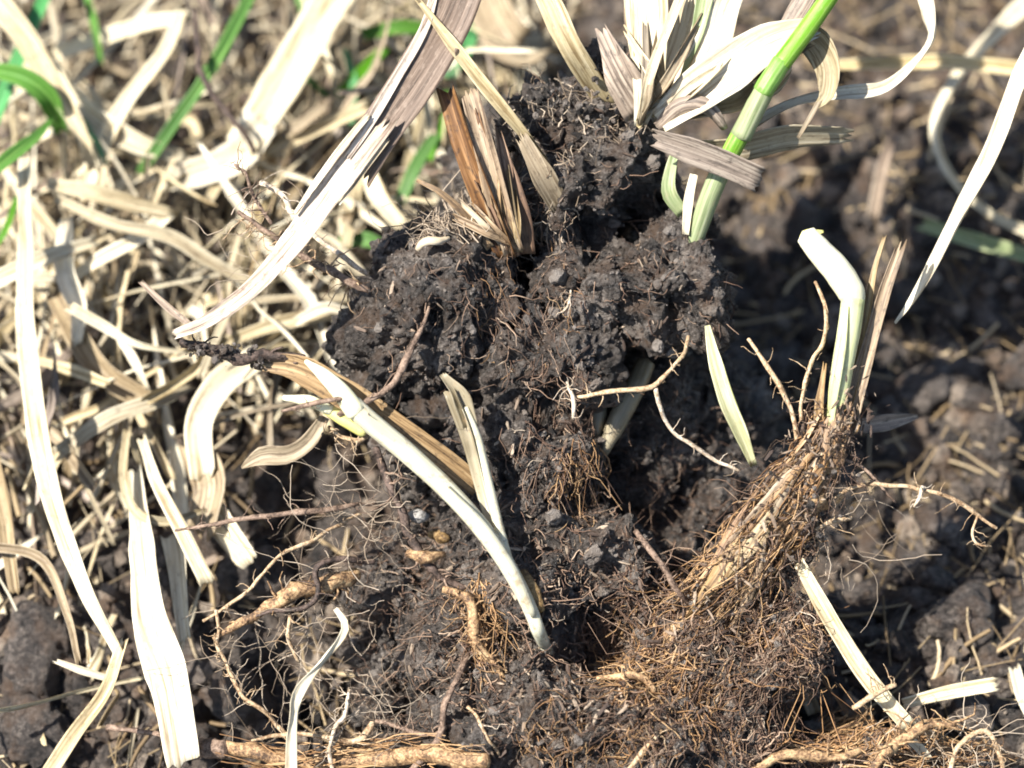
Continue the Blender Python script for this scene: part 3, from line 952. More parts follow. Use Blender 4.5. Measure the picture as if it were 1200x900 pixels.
for q in range(14):
    x0, y0 = 596 + fr2.uniform(-14, 16), 292 + fr2.uniform(-10, 8)
    an = math.radians(fr2.gauss(108, 6) if q < 10 else fr2.gauss(130, 15)); ln_ = fr2.uniform(60, 170) if q < 10 else fr2.uniform(30, 80)
    leaf(pts_d([(x0, y0, .3), (x0 + .5 * ln_ * math.cos(an), y0 - .5 * ln_ * math.sin(an), .08), (x0 + ln_ * math.cos(an) + fr2.gauss(0, 5), y0 - ln_ * math.sin(an), .08 + fr2.uniform(-.1, .15))]),
         [6, fr2.uniform(5, 12), fr2.uniform(2, 8)], fr2.choice(['stub_brown', 'leaf_brown', 'leaf_brown', 'straw_tan']), t, "shred", curl=fr2.uniform(.2, .7), twist=[0, fr2.gauss(0, 40)], ragged=(0, .15), edge=.15)
solo_leaf(pts_d([(655, 240, .35), (636, 205, .12), (616, 168, .1)]), [24, 28, 14], 'straw_tan', "short ribbed tan straw scrap lying on the clod beside the brown stalk",
          name="straw_scrap", cat="straw", curl=.3, twist=12, ridge=.012, cs=15, ragged=(.1, .15))

# stalk and torn piece at the top middle
solo_leaf(pts_d([(575, -190, .6), (610, -100, .55), (632, -25, .5), (650, 15, .4), (672, 60, .4), (712, 122, .9)]), [24, 26, 30, 22], 'straw', "flat tan dry stalk rising from the clod crown to the top edge",
          curl=.3, twist=[10, 0, -5], ridge=.006, ragged=(0, .1))
solo_leaf(pts_d([(752, 125, .45), (728, 85, .25), (708, 42, .25)]), [44, 42, 14], 'straw_grey', "dirty grey torn sheath standing on the clod crown", name="torn_sheath", cat="leaf", curl=.3, twist=-15, ragged=(.1, .15), ridge=.008, edge=.15)

dpos = np.array([P(random.gauss(700, 45), random.gauss(105, 28), random.uniform(.2, .6)) for _ in range(260)])
dpos = np.array([p for p in dpos if bvh.find_nearest(Vector(p))[3] < 0.25])
tag(link("crown_crumbs", crumb_mesh(dpos, 0.012 + 0.05 * rng.random(len(dpos)) ** 2.5, M['crumb_clod'], 2, 91, False), clod), kind="stuff")
# ------------------------------------------------------------------ fan of dry sheaths
t = thing("dry_grass_tuft", "fan of bleached dry grass sheaths sprouting from the top of the clod", "grass tuft", P(770, 140, .6))
leaf(pts_d([(768, 140, .5), (764, 90, .3), (762, 40, .2), (758, -30, .2), (748, -150, .3), (725, -300, .5)]), [30, 50, 56, 58, 56, 40], 'straw_pale', t, "sheath", curl=.3, twist=[-5, -8], ridge=.008, cs=15)
leaf(pts_d([(745, 60, .6), (738, 20, .6), (742, -30, .6)]), [8, 14, 12], 'straw_tan', t, "sheath", curl=.4, twist=-30)
leaf(pts_d([(775, 140, .45), (790, 90, .25), (806, 40, .2), (820, -30, .2), (846, -150, .3), (880, -290, .5)]), [24, 42, 56, 62, 58, 36], 'straw_pale', t, "sheath", curl=.35, twist=[5, 10], ridge=.008, cs=15)
leaf(pts_d([(800, 90, .1), (818, 40, .05), (830, -25, .1)]), [4, 16, 22], 'green_grey', t, "green_strip", curl=.3, twist=15)
leaf(pts_d([(782, 142, .35), (812, 95, .12), (836, 50, .05), (850, 5, .1), (868, -30, .1), (905, -140, .2)]), [22, 40, 40, 26, 22, 14], 'straw_pale', t, "sheath", curl=.35, twist=[0, 10, 35, 20], ridge=.008, cs=13, edge=.1)
leaf(pts_d([(775, 145, .2), (815, 112, .02), (855, 82, -.05), (900, 52, 0), (945, 36, .05)]), [30, 54, 60, 46, 24], 'straw_pale', t, "wide_sheath", curl=.4, twist=[0, 15, 20], ridge=.009, cs=15, edge=.06, ragged=(0, .15))
leaf(pts_d([(800, 132, .2), (835, 118, .1), (862, 112, .15), (880, 95, .2)]), [20, 34, 36, 20], 'straw_tan', t, "sheath", curl=.5, twist=[10, 30], ridge=.008)
leaf(pts_d([(772, 152, .2), (798, 128, 0), (825, 128, -.05), (848, 152, .1)]), [18, 26, 22, 10], 'straw_grey', t, "curled_sheath", curl=-.6, twist=40, ridge=.006)
leaf(pts_d([(925, 42, .3), (955, 50, .2), (972, 80, .15), (970, 112, .15), (958, 125, .2)]), [26, 38, 36, 26, 8], 'straw', t, "curled_leaf", curl=.5, twist=[0, 10, 5], edge=.1)
leaf(pts_d([(962, 115, .2), (948, 140, .2), (935, 162, .3)]), [6, 6, 4], 'straw_tan', t, "leaf_tip", curl=.3)
leaf(pts_d([(905, 60, .6), (930, 25, .6), (960, -25, .6)]), [18, 28, 30], 'straw_grey', t, "sheath", curl=.4, twist=-20, ridge=.007)
leaf(pts_d([(815, 172, .6), (865, 172, .5), (925, 158, .5), (985, 157, .6)]), [24, 38, 38, 26], 'straw', t, "shaded_leaf", curl=.2, twist=60, ragged=(0, .2))
leaf(pts_d([(885, 110, .5), (905, 95, .4), (920, 78, .4)]), [26, 30, 18], 'straw', t, "torn_leaf", curl=.5, twist=20, ragged=(.1, .1))
fr3 = random.Random(8)
for q in range(22):
    x1 = fr3.uniform(725, 950); y1 = fr3.uniform(-30, 40) if x1 < 880 else fr3.uniform(20, 70)
    x0, y0 = 758 + fr3.uniform(-14, 30), 138 + fr3.uniform(-12, 12)
    d1 = fr3.uniform(-.1, .5); u = fr3.uniform(.55, 1.0)
    x1, y1 = x0 + (x1 - x0) * u, y0 + (y1 - y0) * u
    leaf(pts_d([(x0, y0, .35), (x0 * .6 + x1 * .4 + fr3.gauss(0, 6), y0 * .6 + y1 * .4 + fr3.gauss(0, 4), d1), (x1, y1, d1 + .1)]), [8, fr3.uniform(7, 20), fr3.uniform(3, 14)],
         fr3.choice(['straw_pale', 'straw_pale', 'straw', 'straw_tan']), t, "shred", curl=fr3.uniform(.2, .7), twist=[fr3.gauss(0, 20), fr3.gauss(0, 40)], ragged=(0, .2), edge=.15, ridge=.005)
solo_leaf(pts_d([(772, 163, .05), (808, 175, -.08), (848, 190, -.12), (886, 207, -.1)]), [22, 34, 36, 34], 'straw_grey', "grey-brown flat leaf piece sticking right across the green stem",
          name="leaf_piece", cat="leaf", curl=.2, twist=35, ridge=.006, ragged=(.1, .1), edge=.06)
solo_leaf(pts_d([(1078, -25, .7), (1090, 15, .7), (1093, 45, .7), (1070, 78, .65), (1035, 104, .6), (985, 110, .55), (930, 122, .5), (880, 148, .5)]),
          [18, 24, 12, 14, 18, 16, 14, 14], 'straw_pale', "thin looping dry blade curling right of the green stem", curl=.4, twist=[0, 60, 20, 0, 30, 10])

# ------------------------------------------------------------------ green stem
t = thing("green_grass_plant", "bright green grass stem crossing the dry tuft", "grass stem", P(815, 280, .5))
root(pts_d([(990, -30, -.1), (950, 28, -.1), (915, 75, -.1)]), [10.5, 11, 11.5], 'green_stem', t, "upper_stem", wob=0, rough=0, sides=14)
root(pts_d([(916, 72, -.1), (903, 92, -.1), (893, 108, -.08)]), [11.5, 12.5, 12], 'green_stem', t, "node", wob=0, rough=.1, sides=14)
root(pts_d([(898, 100, -.06), (884, 128, 0), (868, 160, .08)]), [12.5, 12.5, 13], 'green_grey', t, "sheath", wob=0, rough=.05, sides=14)  # greyed stretch: the shadow falling on the stem is in its colour
root(pts_d([(873, 148, .1), (862, 168, .14), (848, 195, .2)]), [11, 11.5, 11], 'green_stem', t, "middle_stem", wob=0, rough=0, sides=14)
root(pts_d([(850, 188, .22), (832, 230, .35), (812, 285, .6)]), [12, 12, 11], 'green_grey', t, "lower_stem", wob=0, rough=.05, sides=14)  # duller green carries the shade below the flat leaf piece
leaf(pts_d([(800, 250, .6), (785, 225, .5), (788, 195, .5), (795, 170, .5)]), [14, 18, 14, 8], 'green_grey', t, "basal_leaf", curl=.4)
leaf(pts_d([(803, 275, .45), (808, 235, .4), (815, 205, .35)]), [8, 12, 10], 'straw_pale', t, "dry_sheath", curl=.5)

# ------------------------------------------------------------------ right tiller
TB = P(860, 690, .4)
t = thing("grass_tiller", "lime-white grass shoot with brown sheath and fibrous orange root crown right of the clod", "grass shoot", TB)
st_ = root(pts_d([(978, 498, 0), (982, 465, -.02), (989, 420, -.05), (996, 380, -.05), (1000, 350, -.06)]), [10.5, 12, 13, 14, 14], 'shoot_lime', t, "stem", wob=0, rough=.06, rfreq=2, sides=18)
lt_ = root(pts_d([(999, 366, -.05), (999, 348, -.07), (990, 330, -.09), (980, 316, -.1), (968, 302, -.1), (952, 284, -.1), (944, 275, -.09)]), [12, 16, 17, 16.5, 15, 12], 'shoot_tip', t, "leaf_tip", wob=0, rough=.14, rfreq=3, sides=24, flat=.8, n=44)
leaf(pts_d([(972, 500, -.12), (978, 450, -.2), (986, 400, -.22), (993, 358, -.2)]), [10, 11, 10, 3], 'shoot_lime', st_, "sheath_edge", curl=-.5, twist=-25)
leaf(pts_d([(940, 290, -.1), (943, 275, -.12), (965, 271, -.1)]), [4, 10, 3], 'shoot_yellow', lt_, "yellow_tip", curl=.3)
leaf(pts_d([(985, 515, .12), (1003, 460, .1), (1020, 400, .1), (1036, 345, .12), (1053, 298, .15)]), [28, 22, 17, 15, 12], 'leaf_brown', t, "brown_sheath", curl=.6, twist=15, ridge=.008, ragged=(0, .2), cs=11)
leaf(pts_d([(980, 515, .16), (1000, 450, .15), (1016, 380, .15), (1026, 320, .15), (1036, 285, .15)]), [18, 16, 12, 9, 4], 'straw_tan', t, "brown_sheath", curl=.6, twist=-15, ridge=.006, ragged=(0, .1))
leaf(pts_d([(962, 510, .0), (962, 470, -.05), (965, 438, -.05)]), [14, 12, 5], 'leaf_brown', t, "torn_sheath", curl=.6, twist=-20, ragged=(0, .15))
crown = pts_d([(986, 478, .08), (962, 525, .08), (925, 580, .1), (888, 632, .15), (850, 690, .25), (800, 750, .4)])
root(crown, [15, 20, 23, 24, 22, 16], 'root_orange', t, "root_crown", wob=.09, rough=.9, sides=24, rfreq=3.5)
cr = wpx([16, 23, 28, 31, 34, 34], crown)
fb = np.random.default_rng(12)
tag(link("crown_fibres", hair_mesh(bundle(crown, cr, 220, fb, (.12, .5), .004, .016, .14, 13), M['fibre_orange']), t), "tan and orange fibres", kind="stuff")
tag(link("crown_root_hairs", hair_mesh(bundle(crown, cr * 1.15, 200, fb, (.06, .3), .003, .009, .34, 11), M['fibre_brown']), t), kind="stuff")
for q, (cp, cw) in enumerate([([(985, 480, -.12), (968, 520, -.18), (945, 555, -.18)], [10, 16, 5]), ([(905, 600, -.2), (885, 630, -.22), (866, 655, -.18)], [6, 22, 8]),
                              ([(868, 632, -.1), (845, 665, -.14), (820, 700, -.05)], [8, 26, 10]), ([(930, 560, -.2), (912, 590, -.24), (900, 612, -.2)], [4, 14, 5])]):
    leaf(pts_d(cp), cw, ['leaf_brown', 'straw_tan', 'leaf_brown', 'straw_tan'][q], t, "crown_sheath", curl=-.6, twist=[-15, 20], ridge=.014, cs=13, ragged=(.25, .3), edge=.3, th=.03)
cc = resample(crown, 60); tt_, ss_, nn_ = frames(cc); rc = prof(cr, 60)
for q in range(26):
    i0 = int(fb.integers(0, 34)); i1 = min(59, i0 + int(fb.integers(9, 24)))
    an = fb.uniform(0.15, 3.0); dr_ = fb.normal() * .5
    ii = np.linspace(i0, i1, 6).astype(int)
    aa = an + dr_ * np.linspace(0, 1, 6)
    rad_ = rc[ii] * (0.95 + 0.25 * fb.random() + 0.5 * fb.random() ** 2 * np.linspace(1, 0, 6) ** 2)
    pp = cc[ii] + (ss_[ii] * np.cos(aa)[:, None] + nn_[ii] * np.sin(aa)[:, None]) * rad_[:, None]
    wv = fb.uniform(.05, .15)
    SEED[0] += 1
    link("peeling_strip", ribbon(pp, [wv * .4, wv, wv * .8, wv * .3], M[['peel', 'peel', 'peel', 'leaf_brown'][q % 4]], hint=nn_[ii].mean(0) * math.sin(an) + ss_[ii].mean(0) * math.cos(an),
         curl=-.5, twist=[fb.normal() * 20, fb.normal() * 20], ridge=.006, ragged=(.12, .15), edge=.3, seed=SEED[0], wob=.03, n=22), t)
pos = resample(crown, 900) + fb.normal(size=(900, 3)) * 0.2 + TOCAM * 0.2
tag(link("crown_debris", crumb_mesh(pos, 0.02 + 0.06 * fb.random(900) ** 3, M['debris'], 1, 79, False, (1.6, 0.4, 0.3)), t), kind="stuff")
pos = resample(crown[1:], 900) + fb.normal(size=(900, 3)) * 0.22 + TOCAM * 0.05 - UP * 0.08 + RIGHT * 0.1
tag(link("soil_crumbs", crumb_mesh(pos, 0.01 + 0.04 * fb.random(900) ** 3, M['crumb_clod'], 2, 77, False), t), kind="stuff")

# ------------------------------------------------------------------ left shoots
t = thing("white_grass_shoot", "long white grass shoot slanting down into the clod", "grass shoot", P(632, 745, .1))
st_ = root(np.vstack([P(648, 775, .7), lay([(632, 742, -.2), (615, 700, -.36), (580, 640, -.4), (535, 585, -.4), (480, 533, -.4), (440, 500, -.45), (412, 475, -.45)], 14)]), [5, 7.5, 9, 10.5, 11.5, 12.5, 12.5], 'shoot', t, "stem", wob=0, rough=.05, rfreq=2, sides=16, flat=.9)
root(pts_d([(418, 484, -.5), (400, 460, -.5), (380, 440, -.48), (358, 423, -.45)]), [12.5, 11.5, 8.5, 2.5], 'shoot_tip', t, "leaf_tip", wob=0, rough=.03, sides=14, flat=.7)
root(pts_d([(428, 505, -.35), (402, 490, -.38), (375, 476, -.38)]), [9, 9, 5], 'shoot_yellow', t, "side_bud", wob=0, rough=.05, sides=12, flat=.7)
root(pts_d([(388, 481, -.42), (362, 470, -.42), (332, 466, -.4)]), [6, 7, 3], 'shoot_tip', t, "side_leaf", wob=0, rough=.15, sides=12, flat=.6)
leaf(lay([(626, 722, -.4), (600, 668, -.55), (565, 615, -.6), (520, 567, -.6)], 30), [8, 12, 13, 4], 'shoot', st_, "sheath_edge", curl=-.5, twist=20, edge=.1)
t = thing("thin_grass_shoot", "thinner greyish shoot with open hollow tip beside the long white shoot", "grass shoot", P(600, 670, 0))
st_ = leaf(lay([(602, 680, -.25), (584, 630, -.25), (568, 575, -.12), (552, 510, -.12), (532, 458, -.12)], 20), [9, 14, 16, 19, 18], 'shoot_dirty_shaded', t, "outer_sheath", curl=[.8, .8, .9], twist=-30, cs=13, ragged=(0, .05))
root(lay([(604, 682, -.3), (588, 630, -.3), (574, 575, -.18), (560, 515, -.16), (545, 478, -.15)], 24), [4.5, 6, 6, 5.5, 4], 'shoot', t, "inner_stem", wob=0, rough=.06, sides=12)
leaf(pts_d([(550, 500, -.1), (538, 465, -.15), (520, 442, -.15)]), [18, 22, 8], 'shoot_dirty_shaded', st_, "hollow_tip", curl=.8, twist=20, ragged=(0, .06))
solo_leaf(pts_d([(298, 424, -.1), (345, 430, -.15), (392, 455, -.15), (450, 492, -.1), (505, 530, -.02), (560, 572, .15)]), [18, 34, 36, 32, 30, 26], 'leaf_brown',
          "brown spotted dry leaf behind the long white shoot", name="dry_leaf", cat="leaf", curl=.25, twist=[20, 5, -10, -15], ridge=.008, cs=13, edge=.08)
o = solo_root(pts_d([(212, 402, -.2), (245, 412, -.2), (285, 418, -.15), (318, 420, -.12), (355, 424, -.1)]), [5, 8, 7, 6, 4], 'root_dark',
              "dirt-caked twig under the tip of the long bleached leaf", name="dirty_twig", cat="twig", wob=.06, rough=.9, branches=14, blen=.25)
pos = resample(pts_d([(225, 406, -.25), (245, 412, -.28), (280, 416, -.2), (305, 420, -.18)]), 170) + fb.normal(size=(170, 3)) * 0.055
c_ = link("soil_crumbs", crumb_mesh(pos, 0.008 + 0.045 * fb.random(170) ** 3, M['crumb_clod'], 2, 78, False), o); tag(c_, kind="stuff")
o = solo_leaf(pts_d([(283, 548, .2), (308, 534, .12), (338, 532, .1), (362, 516, .12), (380, 488, .15)]), [3, 24, 24, 18, 12], 'straw_tan',
              "brownish dry leaf tip hanging left of the clod", name="dirty_leaf_tip", cat="leaf", curl=.5, twist=[0, 10, 20], edge=.12)

# ------------------------------------------------------------------ single roots
def sr(pts, r_, mat, label, **kw):
    cat = kw.get('cat', 'root')
    if mat in ('root_tan', 'root_pale', 'root_brown') and np.mean(r_) < 6.5:
        r_ = list(np.array(r_) * .76)
        kw.setdefault('rough', .55)
        kw['branches'] = kw.get('branches', 0) + 8
    return solo_root(lay(pts, r_) if cat != 'bud' else pts_d(pts), r_, mat, label, **kw)
sr([(396, 486, -.45), (440, 465, -.35), (468, 440, -.3), (486, 400, -.25), (500, 362, -.15)], [4, 5, 5.5, 5, 3], 'root_brown', "brown root crossing the long white shoot and climbing the clod's left lump", branches=14, blen=.3)
sr([(330, 482, -.5), (360, 478, -.55), (392, 470, -.58), (412, 468, -.5)], [2, 4, 4, 3], 'root_brown', "short brown root wrapped round the yellow side bud", branches=6, blen=.15)
sr([(676, 465, .1), (725, 461, -.1), (768, 454, -.15), (795, 425, -.1), (806, 395, .1)], [3, 3.5, 4, 3.5, 3], 'root_tan', "thin tan root stretched across the dark hollow of the clod", branches=8, blen=.2)
sr([(768, 455, -.12), (785, 500, .1), (828, 533, .2), (870, 550, .3)], [4, 3, 3.2, 2.5], 'root_pale', "thin grey root running down right across the dark hollow", branches=5, blen=.2)
sr([(205, 622, .5), (245, 615, .4), (285, 608, .3), (350, 603, .3), (395, 596, .4), (440, 585, .7)], [2, 3.5, 4, 4.5, 4, 3], 'root_brown', "knobbly brown root reaching left out of the clod at mid height", branches=16, blen=.25)
sr([(238, 728, .4), (290, 692, .3), (325, 655, .3), (365, 632, .4), (425, 600, .8)], [2, 3, 3, 3, 2.5], 'root_tan', "thin tan root slanting up to the clod from lower left", branches=10, blen=.2)
sr([(253, 715, .2), (254, 760, .15), (276, 800, .1), (308, 832, .1), (336, 858, .2)], [2.5, 3.2, 3.5, 3.5, 3], 'root_tan', "hairy thin root hanging down left of the white root", branches=30, blen=.22, wob=.05)
sr([(250, 748, .3), (290, 728, .2), (335, 700, .1), (375, 690, .15), (420, 676, .4)], [2.5, 5, 9, 10, 8], 'root_orange', "thick flattened orange root left of the clod", rough=.7, branches=22, blen=.3, sides=12)
sr([(300, 722, .05), (350, 718, -.05), (372, 700, -.05), (370, 668, .0), (400, 658, .1), (440, 662, .4)], [1.5, 3, 3.5, 3.5, 4, 3.5], 'root_dark', "dark root looped round the thick orange root", wob=.05, branches=6)
sr([(340, 720, .1), (337, 745, .1), (345, 765, .12), (352, 775, .15)], [3, 3.5, 3, 2], 'root_tan', "small hooked rootlet below the thick orange root", branches=3)
solo_leaf(pts_d([(343, 915, -.5), (345, 850, -.45), (350, 815, -.4), (378, 775, -.35), (398, 748, -.3), (402, 730, -.3), (390, 712, -.25)]), [15, 14, 12, 11, 10, 9, 5], 'straw_pale',
          "flat twisted white root strip hanging at the bottom left of the clod", name="white_root_strip", cat="root", curl=.5, twist=[0, 20, 60, 20, 80, 30, 0], edge=.25, th=.03, wob=.04)
sr([(392, 915, -.1), (387, 880, -.1), (394, 850, -.1), (406, 838, -.1), (410, 808, 0)], [3, 3.5, 3, 4, 2], 'root_pale', "small pale rootlet curving up beside the white root strip", branches=8)
t = thing("rhizome", "tan and orange rhizome lying across the bottom left", "rhizome", P(400, 890, .1))
root(lay([(232, 878, .3), (262, 877, .2), (310, 884, .1), (345, 892, .1), (420, 892, .1), (490, 882, .1), (570, 880, .4)], 26), [7.5, 9, 8.5, 8.5, 10, 11, 9], 'root_orange', t, "stem", rough=.4, sides=14, rfreq=5)
root(pts_d([(228, 882, .25), (242, 876, .2), (266, 877, .15)]), [7, 13, 11], 'root_brown', t, "knot", rough=.6, sides=12)
tag(link("fibres", hair_mesh(bundle(lay([(240, 878, .2), (345, 892, .1), (490, 882, .1), (570, 880, .4)], 26), wpx([14, 14, 16, 14], [P(400, 880, .1)]), 110, fb, (.06, .3), .006, .014, .05), M['fibre_orange']), t), kind="stuff")
sr([(125, 852, .6), (175, 858, .5), (205, 866, .4), (240, 868, .3)], [5, 4, 5, 4], 'root_brown', "rough brown root end left of the rhizome knot", branches=14, blen=.25, rough=.7)
sr([(295, 868, .0), (340, 862, -.05), (385, 866, -.05), (420, 868, .0), (438, 848, .05)], [2.5, 3.5, 3.5, 5, 5], 'root_tan', "tan root lying above the rhizome", branches=8)
sr([(440, 845, .2), (475, 855, .1), (505, 860, .0), (540, 840, .2)], [3, 4, 4, 3], 'root_brown', "brown root bent above the rhizome's orange end", branches=8)
sr([(480, 905, -.15), (510, 868, -.2), (522, 825, -.2), (540, 785, -.05), (548, 765, .2)], [5, 6, 6, 5, 4], 'root_brown', "fuzzy brown root climbing over the rhizome's orange end", branches=30, blen=.15, rough=.7)
sr([(548, 828, -.1), (565, 850, -.2), (585, 885, -.2)], [3, 3, 2.5], 'root_tan', "thin bare rootlet pointing down at the clod foot")
sr([(440, 525, .2), (462, 580, .25), (488, 640, .25), (515, 672, .3), (545, 690, .4)], [4, 5, 5.5, 5, 4], 'root_dark', "dark thick root behind the long white shoot", branches=26, blen=.4, bmat='root_brown', rough=.6)
sr([(385, 500, .2), (402, 512, .1), (425, 515, .1), (438, 502, .2)], [3, 3.5, 4, 3], 'root_tan', "tan rootlet looping under the yellow side bud", branches=10, blen=.3)
sr([(745, 622, .1), (770, 655, -.1), (795, 692, 0), (808, 708, .2)], [4, 5.5, 5, 4], 'root_brown', "short grey-brown root on the clod left of the orange root crown", branches=8)
sr([(432, 340, .4), (385, 315, .25), (340, 290, .2), (305, 268, .2), (280, 250, .2)], [6, 7, 6, 5, 3], 'root_brown', "reddish-brown hairy root poking out behind the long bleached leaf", branches=44, blen=.45, bmat='root_tan', rough=.6)
sr([(318, 262, .1), (300, 235, .1), (285, 205, .1), (268, 190, .1)], [3, 3, 2.5, 2], 'root_brown', "fine branching root tip standing over the pale blade on the left", branches=24, blen=.3, wob=.07)
sr([(305, 214, .6), (332, 226, .5), (348, 256, .4), (388, 290, .35), (430, 320, .5)], [4, 5, 4, 4.5, 4], 'root_pale', "pale knotted root running behind the bleached leaf to the clod", branches=5)
sr([(1168, 619, .1), (1120, 588, .05), (1072, 573, .05), (1010, 570, .1), (968, 590, .2)], [2.5, 4, 3.5, 3.5, 3], 'root_tan', "long tan root arching right from the orange root crown", wob=.02, branches=6)
sr([(978, 534, .1), (1010, 545, .1), (1032, 568, .1), (1050, 588, .15)], [2.5, 2.5, 2.5, 1.5], 'root_brown', "thin brown rootlet right of the root crown top", wob=.04)
sr([(1081, 570, .0), (1078, 582, -.03), (1071, 594, -.03)], [3.5, 3.5, 2], 'root_pale', "tiny pale rootlet on the long arching root", wob=0)
sr([(1146, 603, .1), (1141, 622, .1), (1146, 637, .1), (1162, 641, .1)], [2, 2, 2, 1.5], 'root_tan', "tiny bent rootlet below the tip of the long arching root")
sr([(877, 397, .1), (902, 435, .0), (925, 475, -.02), (934, 518, .05)], [3, 3.8, 4, 3.5], 'root_tan', "straight tan rootlet standing up left of the lime-white shoot", wob=.01)
sr([(955, 330, .0), (968, 362, -.05), (968, 395, -.05), (948, 445, -.05), (940, 495, .0)], [2.5, 3.2, 3.2, 3.5, 3], 'root_tan', "curved thin root beside the lime-white shoot", wob=.03, branches=4)
sr([(998, 607, .1), (970, 615, .05), (945, 625, .1)], [3.5, 4, 3], 'root_tan', "short root stub on the right side of the root crown", branches=3)
sr([(664, 448, .2), (671, 468, 0), (671, 490, .05)], [2, 3.2, 3], 'root_pale', "short white root tip hanging in the clod's middle", wob=.01)
sr([(669, 340, 0), (666, 355, -.05), (658, 366, -.02)], [1.5, 2.2, 1.5], 'root_pale', "small pale sliver on the clod's upper right", wob=.01)
sr([(490, 292, .1), (500, 285, .0), (515, 282, .0), (528, 278, .1)], [4, 5, 5, 3], 'white_root', "curved pale rootlet on top of the left soil lump")
sr([(1020, 905, -.2), (1050, 870, -.2), (1095, 848, -.15), (1120, 850, -.1)], [7, 7, 6, 2], 'root_orange', "orange fibrous root end at the bottom right", branches=30, blen=.4, rough=.6)
sr([(1112, 910, -.2), (1128, 868, -.2), (1158, 856, -.2), (1174, 890, -.2), (1172, 915, -.2)], [3, 4, 4, 4, 4], 'root_tan', "tan root arched in the bottom right corner", branches=10, blen=.3)
sr([(1000, 830, .0), (1020, 812, -.1), (1052, 800, -.1)], [4, 5, 3], 'root_tan', "short tan rootlet crossing the white straw at lower right", branches=3)
sr([(880, 905, -.2), (930, 885, -.2), (980, 890, -.15), (1010, 880, -.1)], [5, 6.5, 6, 4], 'root_orange', "flat orange rhizome piece along the bottom edge", branches=10, rough=.5)
sr([(735, 905, -.6), (755, 880, -.65), (776, 856, -.6)], [3.5, 4, 3], 'root_tan', "straight tan rootlet at the bottom middle", wob=.01)
sr([(700, 795, -.2), (740, 788, -.3), (762, 800, -.3), (775, 822, -.25)], [3, 4.5, 5, 3], 'root_orange', "bent orange root at the clod foot", branches=14, blen=.25)
sr([(520, 690, .1), (548, 710, -.05), (556, 750, -.1), (575, 775, -.1), (592, 795, 0)], [4, 7, 7, 5, 3], 'root_orange', "frayed orange root bundle below the long white shoot", branches=50, blen=.3, rough=.7)
sr([(478, 648, .3), (500, 655, .2), (520, 650, .3)], [5, 8, 4], 'root_orange', "small orange root knot left of the white shoot", rough=.6)
# blanched dirty buds, the hollow's shade also put into their colour
sr([(757, 425, 1.3), (745, 452, 1.2), (728, 485, 1.15), (706, 530, 1.2)], [11, 13, 12, 7], 'shoot_dirty_shaded', "pale dirty bud lying in the clod's hollow under the thin root", name="grass_bud", cat="bud", wob=0, rough=.12, sides=12)
sr([(705, 455, 1.3), (700, 480, 1.25), (697, 515, 1.25)], [9, 12, 6], 'shoot_dirty_shaded', "shaded grey bud left of the pale dirty bud", name="grass_bud", cat="bud", wob=0, rough=.12, sides=12)

tg = np.random.default_rng(61)
T = []
for (cx, cy, rx, ry, cnt_, d0, d1, ang, spread) in [(400, 640, 60, 70, 60, .1, .9, 200, 50), (350, 780, 90, 80, 80, .1, .9, 210, 60), (460, 840, 70, 50, 50, .0, .6, 200, 70),
                                                  (440, 560, 40, 60, 40, .0, .5, 220, 60), (980, 620, 40, 60, 26, .0, .5, -10, 50), (1080, 880, 90, 30, 60, -.2, .4, 20, 40), (320, 290, 60, 40, 30, .1, .5, 140, 50)]:
    for _ in range(cnt_):
        th = math.radians(ang + tg.normal() * spread)
        p0 = P(cx + tg.uniform(-rx, rx), cy + tg.uniform(-ry, ry), tg.uniform(d0, d1))
        q = tg.uniform(0.003, 0.009)
        T.append((walk(p0, RIGHT * math.cos(th) + UP * math.sin(th) + tg.normal(size=3) * .4, 12, tg.uniform(.3, 1.3), tg, .55), q, q * .5))
tag(link("loose_root_tangle", hair_mesh(T, M['fibre_pale']), clod), kind="stuff")

# seed, grain and stone
sr([(613, 668, -.2), (622, 690, -.25), (634, 716, -.2)], [4, 10, 5], 'seed', "amber seed husk beside the foot of the white shoot", name="seed_husk", cat="seed", wob=0, rough=.1, sides=12, flat=.6)
sr([(503, 626, .7), (515, 628, .65), (526, 631, .7)], [4, 9, 4], 'seed', "yellowish grain lodged behind the white shoot", name="grain", cat="seed", wob=0, rough=.1, sides=12)
sr([(480, 604, .5), (490, 605, .4), (500, 606, .5)], [5, 9, 5], 'stone', "small pale stone left of the white shoot", name="pebble", cat="stone", wob=0, rough=.25, sides=10)

# ------------------------------------------------------------------ blades beside the clod
solo_leaf(pts_d([(829, 382, .25), (838, 420, .25), (853, 470, .35), (868, 505, .5), (884, 545, .7)]), [6, 18, 20, 16, 8], 'green_pale',
          "pale greenish blade hanging from the right of the clod", curl=.4, twist=-10, fold=.2, ridge=.004)
solo_leaf(pts_d([(1225, 35, 1.2), (1195, 95, 1.0), (1160, 190, .8), (1110, 285, .7), (1075, 345, .7), (1050, 378, .7)]), [22, 20, 22, 24, 18, 3], 'straw_pale',
          "long pale straw blade slanting down from the right edge", curl=.5, twist=[0, 10, 40, 10], fold=.2)
solo_leaf(pts_d([(938, 662, .1), (962, 706, .05), (985, 745, .1), (1020, 798, .15), (1065, 850, .25)]), [14, 20, 20, 20, 18], 'straw_pale',
          "white hollow straw slanting below the root crown at lower right", curl=.7, twist=0, fold=.1, ragged=(.1, .05), th=.03)
solo_leaf(pts_d([(1066, 866, .1), (1078, 876, .1), (1090, 890, .15)]), [10, 12, 8], 'straw_pale', "tiny white straw end among the roots at lower right", name="straw_scrap", cat="straw", curl=.5)
